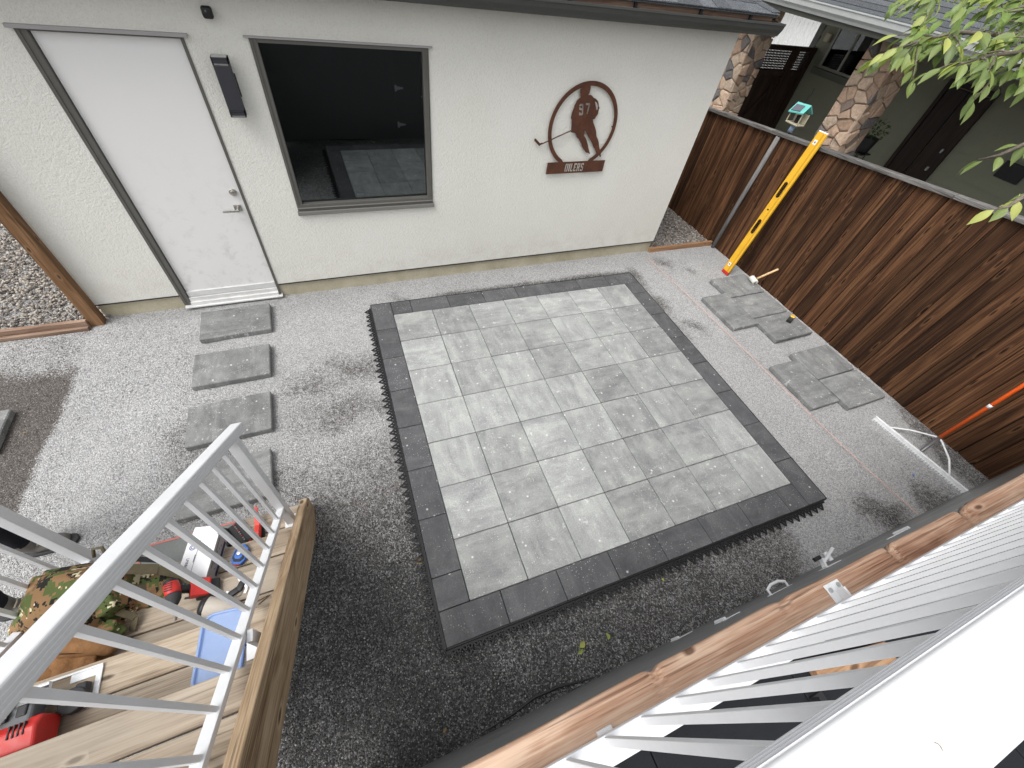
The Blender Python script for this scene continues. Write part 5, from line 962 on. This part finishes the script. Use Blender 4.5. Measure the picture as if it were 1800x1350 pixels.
for k in range(11): MB().box(7.47 + k * .137, 7.47 + k * .137 + .131, 3.70, 3.72, G + .05, 1.49).build('board', 'gatewood', gt)
for a in ((7.46, 8.975, 3.665, 3.699, 1.44, 1.52), (7.46, 8.975, 3.665, 3.699, .15, .25), (7.46, 8.975, 3.66, 3.73, 1.83, 1.90), (8.40, 8.53, 3.655, 3.73, G, 1.90), (8.86, 8.975, 3.655, 3.73, G, 1.90), (7.46, 7.52, 3.66, 3.73, G, 1.83)): MB().box(*a).build('frame', 'gatewood', gt)
MB().beam((7.55, 3.68, .28), (8.38, 3.68, 1.42), .03, .09, (0, 1, 0)).build('brace', 'gatewood', gt); la = MB()
for k in range(38): la.box(7.52 + k * .038, 7.52 + k * .038 + .021, 3.690, 3.698, 1.52, 1.83)
for k in range(9): la.box(7.52, 8.9, 3.699, 3.707, 1.52 + k * .038, 1.52 + k * .038 + .021)
la.build('lattice', 'gatewood', gt)
wb = thing('white_building', 'bright white metal building behind the lattice gate', 'building', (10, 9, G))
MB().box(5.5, 17, 9.0, 12, G, 2.15).build('wall', 'whiteroof', wb); mb = MB()
for k in range(57): mb.box(5.5 + k * .2, 5.53 + k * .2, 8.97, 9.0, G, 2.12)
mb.build('wall_rib', 'whiteroof', wb); MB().add([(5.2, 8.7, 2.16), (17.3, 8.7, 2.16), (17.3, 12, 3.0), (5.2, 12, 3.0), (5.2, 8.7, 2.22), (17.3, 8.7, 2.22), (17.3, 12, 3.06), (5.2, 12, 3.06)], [(3, 2, 1, 0), (4, 5, 6, 7), (0, 1, 5, 4), (1, 2, 6, 5), (2, 3, 7, 6), (3, 0, 4, 7)]).build('roof', 'whiteroof', wb)
mb = MB()
for k in range(30): mb.beam((5.3 + k * .4, 8.7, 2.23), (5.3 + k * .4, 12, 3.07), .03, .03)
mb.build('roof_rib', 'whiteroof', wb)
# bird feeder on the fence line
bf = thing('bird_feeder', 'teal roofed bird feeder with solar panel on a stake behind the fence', 'bird feeder', (6.2, 1.25, G))
MB().add([(6.11, 1.39, 1.53), (6.11, 1.14, 1.57), (6.20, 1.15, 1.665), (6.20, 1.385, 1.645), (6.30, 1.39, 1.53), (6.30, 1.14, 1.57)] + [(6.11, 1.39, 1.515), (6.11, 1.14, 1.555), (6.20, 1.15, 1.650), (6.20, 1.385, 1.630), (6.30, 1.39, 1.515), (6.30, 1.14, 1.555)], [(0, 1, 2, 3), (3, 2, 5, 4), (9, 8, 7, 6), (10, 11, 8, 9), (0, 6, 7, 1), (4, 5, 11, 10), (0, 3, 9, 6), (3, 4, 10, 9), (1, 7, 8, 2), (2, 8, 11, 5)]).build('roof', 'teal', bf); MB().add([(6.118, 1.365, 1.545), (6.118, 1.215, 1.569), (6.175, 1.22, 1.634), (6.175, 1.362, 1.618), (6.112, 1.365, 1.552), (6.112, 1.215, 1.576), (6.169, 1.22, 1.641), (6.169, 1.362, 1.625)], [(3, 2, 1, 0), (4, 5, 6, 7), (0, 1, 5, 4), (1, 2, 6, 5), (2, 3, 7, 6), (3, 0, 4, 7)]).build('solar_panel', 'ink', bf)
mb = MB(); mb.box(6.13, 6.29, 1.15, 1.37, 1.395, 1.415); mb.box(6.13, 6.145, 1.15, 1.165, 1.415, 1.55); mb.box(6.13, 6.145, 1.355, 1.37, 1.415, 1.53); mb.box(6.275, 6.29, 1.15, 1.37, 1.415, 1.54); mb.build('tray', 'tan', bf, .006); MB().box(6.19, 6.24, 1.235, 1.275, 1.415, 1.51).build('camera_module', 'black', bf, .004); MB().cyl((6.21, 1.262, 1.29), .035, .09, 2, 12).build('bottle_mount', plain('pale_blue_plastic', (0.35, 0.48, 0.68), .3), bf, 0, True); MB().tube([(6.21, 1.262, G), (6.21, 1.262, 1.29)], .012, 8).build('stake', 'black', bf)
MB().tube([(6.20, 1.28, 1.65), (6.20, 1.275, 1.72), (6.20, 1.25, 1.78), (6.20, 1.262, 1.84)], .005, 6).build('hanging_cord', 'black', bf)
pp = thing('potted_plant', 'dark potted plant on a black stand on the porch', 'plant', (8.3, 1.33, PZ))
MB().tube([(8.3, 1.33, .95), (8.3, 1.33, 1.18)], [.11, .15], 16).build('pot', 'black', pp, .005, True); mb = MB()
for a in range(4): mb.tube([(8.3 + .14 * math.cos(a * 1.57 + .4), 1.33 + .14 * math.sin(a * 1.57 + .4), PZ), (8.3 + .11 * math.cos(a * 1.57 + .4), 1.33 + .11 * math.sin(a * 1.57 + .4), .95)], .008, 6)
mb.box(8.17, 8.43, 1.20, 1.46, .93, .95).build('stand', 'black', pp); mb = MB()
for k in range(140):
    a, r_, h_ = random.uniform(0, 6.28), random.uniform(.02, .20), random.uniform(1.17, 1.42); c_ = Vector((8.3 + r_ * math.cos(a), 1.33 + r_ * math.sin(a), h_)); e = Euler((random.uniform(-1, 1), random.uniform(-1, 1), a)).to_matrix(); mb.add([c_, c_ + e @ Vector((.03, .012, .004)), c_ + e @ Vector((.06, 0, 0)), c_ + e @ Vector((.03, -.012, .004))], [(0, 1, 2, 3)])
mb.build('foliage', 'leaf', pp)
hn = thing('porch_sign', 'small dark number plaque on the porch wall behind the leaves', 'sign', (8.97, -.35, 1.3)); MB().box(8.930, 8.968, -.62, -.30, 1.22, 1.44).build('plaque', 'black', hn, .01)

# ------------------------------------------------------------------ tree reaching in from the right
tr = thing('broadleaf_tree', 'leafy tree branches with green and yellowing leaves hanging in from the right', 'tree', (5.9, -4.45, G))
MB().tube([(5.9, -4.45, G - .2), (5.86, -4.42, 1.4), (5.8, -4.35, 3.0), (5.5, -4.2, 4.2), (5.3, -4.0, 5.4)], [.17, .14, .11, .075, .03], 12).build('trunk', 'bark', tr, 0, True)
LIMB = [(5.75, -4.32, 3.3), (4.6, -3.95, 3.55), (3.5, -3.5, 3.45), (2.6, -3.0, 3.20), (2.28, -2.75, 3.10)]
MB().tube(LIMB, [.06, .045, .034, .022, .014], 8).build('branch', 'bark', tr, 0, True)
BR = {'A': [(2.28, -2.75, 3.10), (2.13, -2.49, 3.03), (1.86, -2.39, 2.99), (1.71, -2.32, 2.98), (1.56, -2.27, 2.95)], 'A2': [(2.28, -2.75, 3.10), (2.28, -2.34, 3.09), (2.0, -2.22, 3.05), (1.82, -2.12, 3.03)],
      'B': [(2.28, -2.75, 3.10), (1.96, -2.61, 2.96), (1.75, -2.52, 2.91), (1.61, -2.46, 2.90), (1.53, -2.42, 2.87), (1.46, -2.40, 2.84)], 'C': [(2.28, -2.75, 3.10), (1.79, -2.72, 2.93), (1.65, -2.64, 2.89), (1.52, -2.62, 2.87), (1.45, -2.60, 2.84)],
      'C2': [(2.28, -2.75, 3.10), (1.87, -2.65, 2.95), (1.70, -2.64, 2.86), (1.62, -2.60, 2.83)], 'D': [(2.28, -2.75, 3.10), (1.63, -2.91, 2.79), (1.51, -2.88, 2.735), (1.44, -2.87, 2.695), (1.425, -2.84, 2.67)], 'E': [(2.28, -2.75, 3.10), (1.55, -3.04, 2.70), (1.42, -3.00, 2.645), (1.39, -3.00, 2.61), (1.36, -2.99, 2.60)],
      'F': [(2.28, -2.75, 3.10), (2.05, -2.55, 3.0), (1.90, -2.50, 2.95), (1.78, -2.50, 2.90)], 'H': [(2.28, -2.75, 3.10), (2.0, -2.62, 3.02), (1.84, -2.56, 2.99), (1.70, -2.50, 2.96)], 'K': [(3.5, -3.5, 3.45), (3.2, -3.0, 3.6), (2.9, -2.5, 3.6)], 'J': [(4.6, -3.95, 3.55), (4.4, -3.2, 3.9), (4.2, -2.7, 4.0)]}
def leaf_mesh(nm, mat, L=.088, W=.042, curl=.012, cup=.006):
    prof = [(0, .0), (.08, .10), (.22, .36), (.40, .50), (.58, .47), (.74, .33), (.88, .14), (1.0, 0)]; v, f = [], []
    for t_, w_ in prof:
        x_ = t_ * L; z_ = -curl * t_ * t_; v += [(x_, -w_ * W, z_ + cup * w_ * 2), (x_, 0, z_), (x_, w_ * W, z_ + cup * w_ * 2)]
    for i in range(len(prof) - 1): f += [(i * 3, i * 3 + 3, i * 3 + 4, i * 3 + 1), (i * 3 + 1, i * 3 + 4, i * 3 + 5, i * 3 + 2)]
    v += [(-.018, -.0008, .001), (-.018, .0008, .001)]; k = len(v); f += [(1, k - 2, k - 1)]
    me = bpy.data.meshes.new(nm); me.from_pydata(v, [], f); me.materials.append(M[mat])
    for p in me.polygons: p.use_smooth = True
    return me
LG = [leaf_mesh('leaf_green', 'leaf', .054, .024, .010, .004), leaf_mesh('leaf_green_long', 'leaf', .061, .023, .016, .004)]; LY = [leaf_mesh('leaf_yellow', 'leafy', .054, .025, .010, .004), leaf_mesh('leaf_yellow_long', 'leafy', .060, .023, .015, .004)]
NL = [0]
def leaf_at(p, dirv, yel, s_=1.0):
    if (p.x > 2.0 and random.random() < .8) or NL[0] >= 299: return
    NL[0] += 1
    o = bpy.data.objects.new('leaf', random.choice(LY if random.random() < yel else LG)); COL.objects.link(o); o.parent = tr
    dirv = dirv.normalized(); o.rotation_euler = (dirv.to_track_quat('X', 'Z') @ Euler((random.uniform(-.7, .7), 0, 0)).to_quaternion()).to_euler(); o.location = p - ORIG['broadleaf_tree']; k = s_ * random.uniform(.75, 1.15); o.scale = (k, k, k)
def leafy(pts, start, dens, yel, tw=0.0):
    pts = [Vector(p) for p in pts]
    for i in range(start, len(pts) - 1):
        a, b_ = pts[i], pts[i + 1]; n_ = max(1, int((b_ - a).length * dens)); ax = (b_ - a).normalized(); sd_ = ax.cross(Vector((0, 0, 1))).normalized()
        for k in range(n_):
            p = a.lerp(b_, (k + random.random()) / n_); s_ = 1 if k % 2 else -1
            leaf_at(p + Vector((0, 0, random.uniform(-.01, .01))), ax * random.uniform(.5, 1.0) + sd_ * s_ * random.uniform(.3, .9) + Vector((0, 0, random.uniform(-.9, -.1))), yel)
    leaf_at(pts[-1], (pts[-1] - pts[-2]) + Vector((0, 0, -.03)), yel)
for k, pts in BR.items():
    n_ = len(pts); MB().tube(pts, [.011 - .009 * i / (n_ - 1) for i in range(n_)], 6).build('twig', 'bark', tr, 0, True)
yl = {'A': .35, 'A2': .3, 'B': .35, 'C': .12, 'C2': .1, 'D': .25, 'E': .8, 'F': .12, 'H': .2, 'K': .2, 'J': .2}
for k, pts in BR.items():
    if k in 'KJ': leafy(pts, 0, 5, yl[k]); continue
    leafy(pts, 1, {'D': 40, 'E': 46}.get(k, 50), yl[k])
    if k in 'DE': continue
    for i in range(2, len(pts)):                       # short side twigs
        for s_ in (-1, 1, -1)[:3 if k in ('A', 'A2', 'B', 'F', 'H') else 2]:
            a = Vector(pts[i - 1]).lerp(Vector(pts[i]), random.uniform(.2, .8)); e = a + Vector((random.uniform(-.10, .01), s_ * random.uniform(.02, .08), random.uniform(-.085, .02)))
            MB().tube([a, a.lerp(e, .5) + Vector((0, 0, .008)), e], [.003, .0025, .0015], 5).build('twig', 'bark', tr); leafy([a, e], 0, 48, yl[k])

fv, ff, rf = [], [], random.Random(23)
src = LG[0]; sv0 = [v.co.copy() for v in src.vertices]; sf0 = [tuple(p.vertices) for p in src.polygons]
for k in ('A', 'A2', 'B', 'F', 'H', 'C2'):
    pts = [Vector(p) for p in BR[k]]
    for i in range(1, len(pts) - 1):
        for _ in range(20):
            c_ = pts[i].lerp(pts[i + 1], rf.random()) + Vector((rf.uniform(-.03, .10), rf.uniform(-.08, .08), rf.uniform(-.05, .07)))
            mt4 = Matrix.Translation(c_ - Vector(tr.location)) @ (Vector((-.8, rf.uniform(-.7, .7), rf.uniform(-.9, -.1))).to_track_quat('X', 'Z') @ Euler((rf.uniform(-.7, .7), 0, 0)).to_quaternion()).to_matrix().to_4x4() @ Matrix.Scale(rf.uniform(.7, 1.1), 4); b0 = len(fv)
            fv += [tuple(mt4 @ v) for v in sv0]; ff += [tuple(q + b0 for q in f) for f in sf0]
fme = bpy.data.meshes.new('crown'); fme.from_pydata(fv, [], ff)
for p in fme.polygons: p.use_smooth = True
fo = put('crown', fme, plain('inner_leaves', (0.12, 0.185, 0.034), .5, 0, .5, 25)); fo.parent = tr; fo['kind'] = 'stuff'
# ------------------------------------------------------------------ small litter
for i, (lx, ly, mt_, s_, lb) in enumerate(((-.30, -2.59, 'leafbrown', .75, 'curled brown leaf at the left patio edge'), (.53, -3.43, 'leafy', .7, 'yellow-green leaf on dark gravel in front of the deck'), (.505, -3.455, 'leafy', .55, 'small green leaf beside the yellow-green one on dark gravel'), (.735, -3.46, 'leafy', .55, 'pale yellow leaf sliver on dark gravel in front of the deck'), (1.31, -3.26, 'leafy', .30, 'tiny yellow leaf by the near patio edge'), (3.05, -3.235, 'leafy', .40, 'yellow leaf under the right front patio corner'), (-.40, -3.52, 'leafbrown', .35, 'tan leaf scrap on dark gravel beside the deck skirt'), (4.97, -3.50, 'leafbrown', .45, 'tan leaf scrap at the fence by the rake'), (4.86, -3.28, 'leafbrown', .35, 'dry leaf scrap between rake and fence'), (-2.93, -.66, 'leafbrown', .30, 'tan leaf scrap on the brown earth at the left'), (-.255, -.98, 'leafy', .25, 'yellow leaf caught in the left patio edging'))):
    o = put('fallen_leaf', leaf_mesh('fallen_leaf', mt_, .08, .05, .02, .02), mt_); o.location = (lx, ly, G + .012); o.rotation_euler = (random.uniform(-.4, .4), random.uniform(-.3, .3), random.uniform(0, 6)); o.scale = (s_,) * 3; tag(o, lb, 'leaf', 'fallen leaves')
o = MB().tube([(.172 + .005 * math.cos(a * .5), -3.748 + .005 * math.sin(a * .5), 2.4008) for a in range(-2, 4)], [.0002, .0005, .0007, .0007, .0005, .0002], 6).build('wood_shaving', plain('shaving', (0.28, 0.22, 0.17), .8)); tag(o, 'tiny curled shaving on the near white top rail', 'shaving')
o = MB().obox((4.25, -3.32, G + .010), (.03, .012, .008), Matrix.Rotation(.6, 3, 'Z')).build('plastic_scrap', plain('blue_scrap', (0.12, 0.20, 0.50), .5), None, .002); tag(o, 'small blue plastic scrap on the gravel near the rake', 'scrap')
of = thing('timber_offcut', 'brown timber offcut lying on the deck behind the railing', 'board', (1.0, -3.86, DZ - .045)); MB().obox((1.03, -3.870, DZ - .025), (.34, .075, .038), Matrix.Rotation(-.16, 3, 'Z')).build('board', 'offcut', of, .003)
kb = thing('angle_bracket', 'black steel angle bracket on the deck behind the railing', 'bracket', (.83, -3.90, DZ - .045)); MB().box(.80, .86, -3.945, -3.885, DZ - .044, DZ - .039).box(.80, .805, -3.945, -3.885, DZ - .039, DZ + .01).build('plate', 'black', kb, .001)
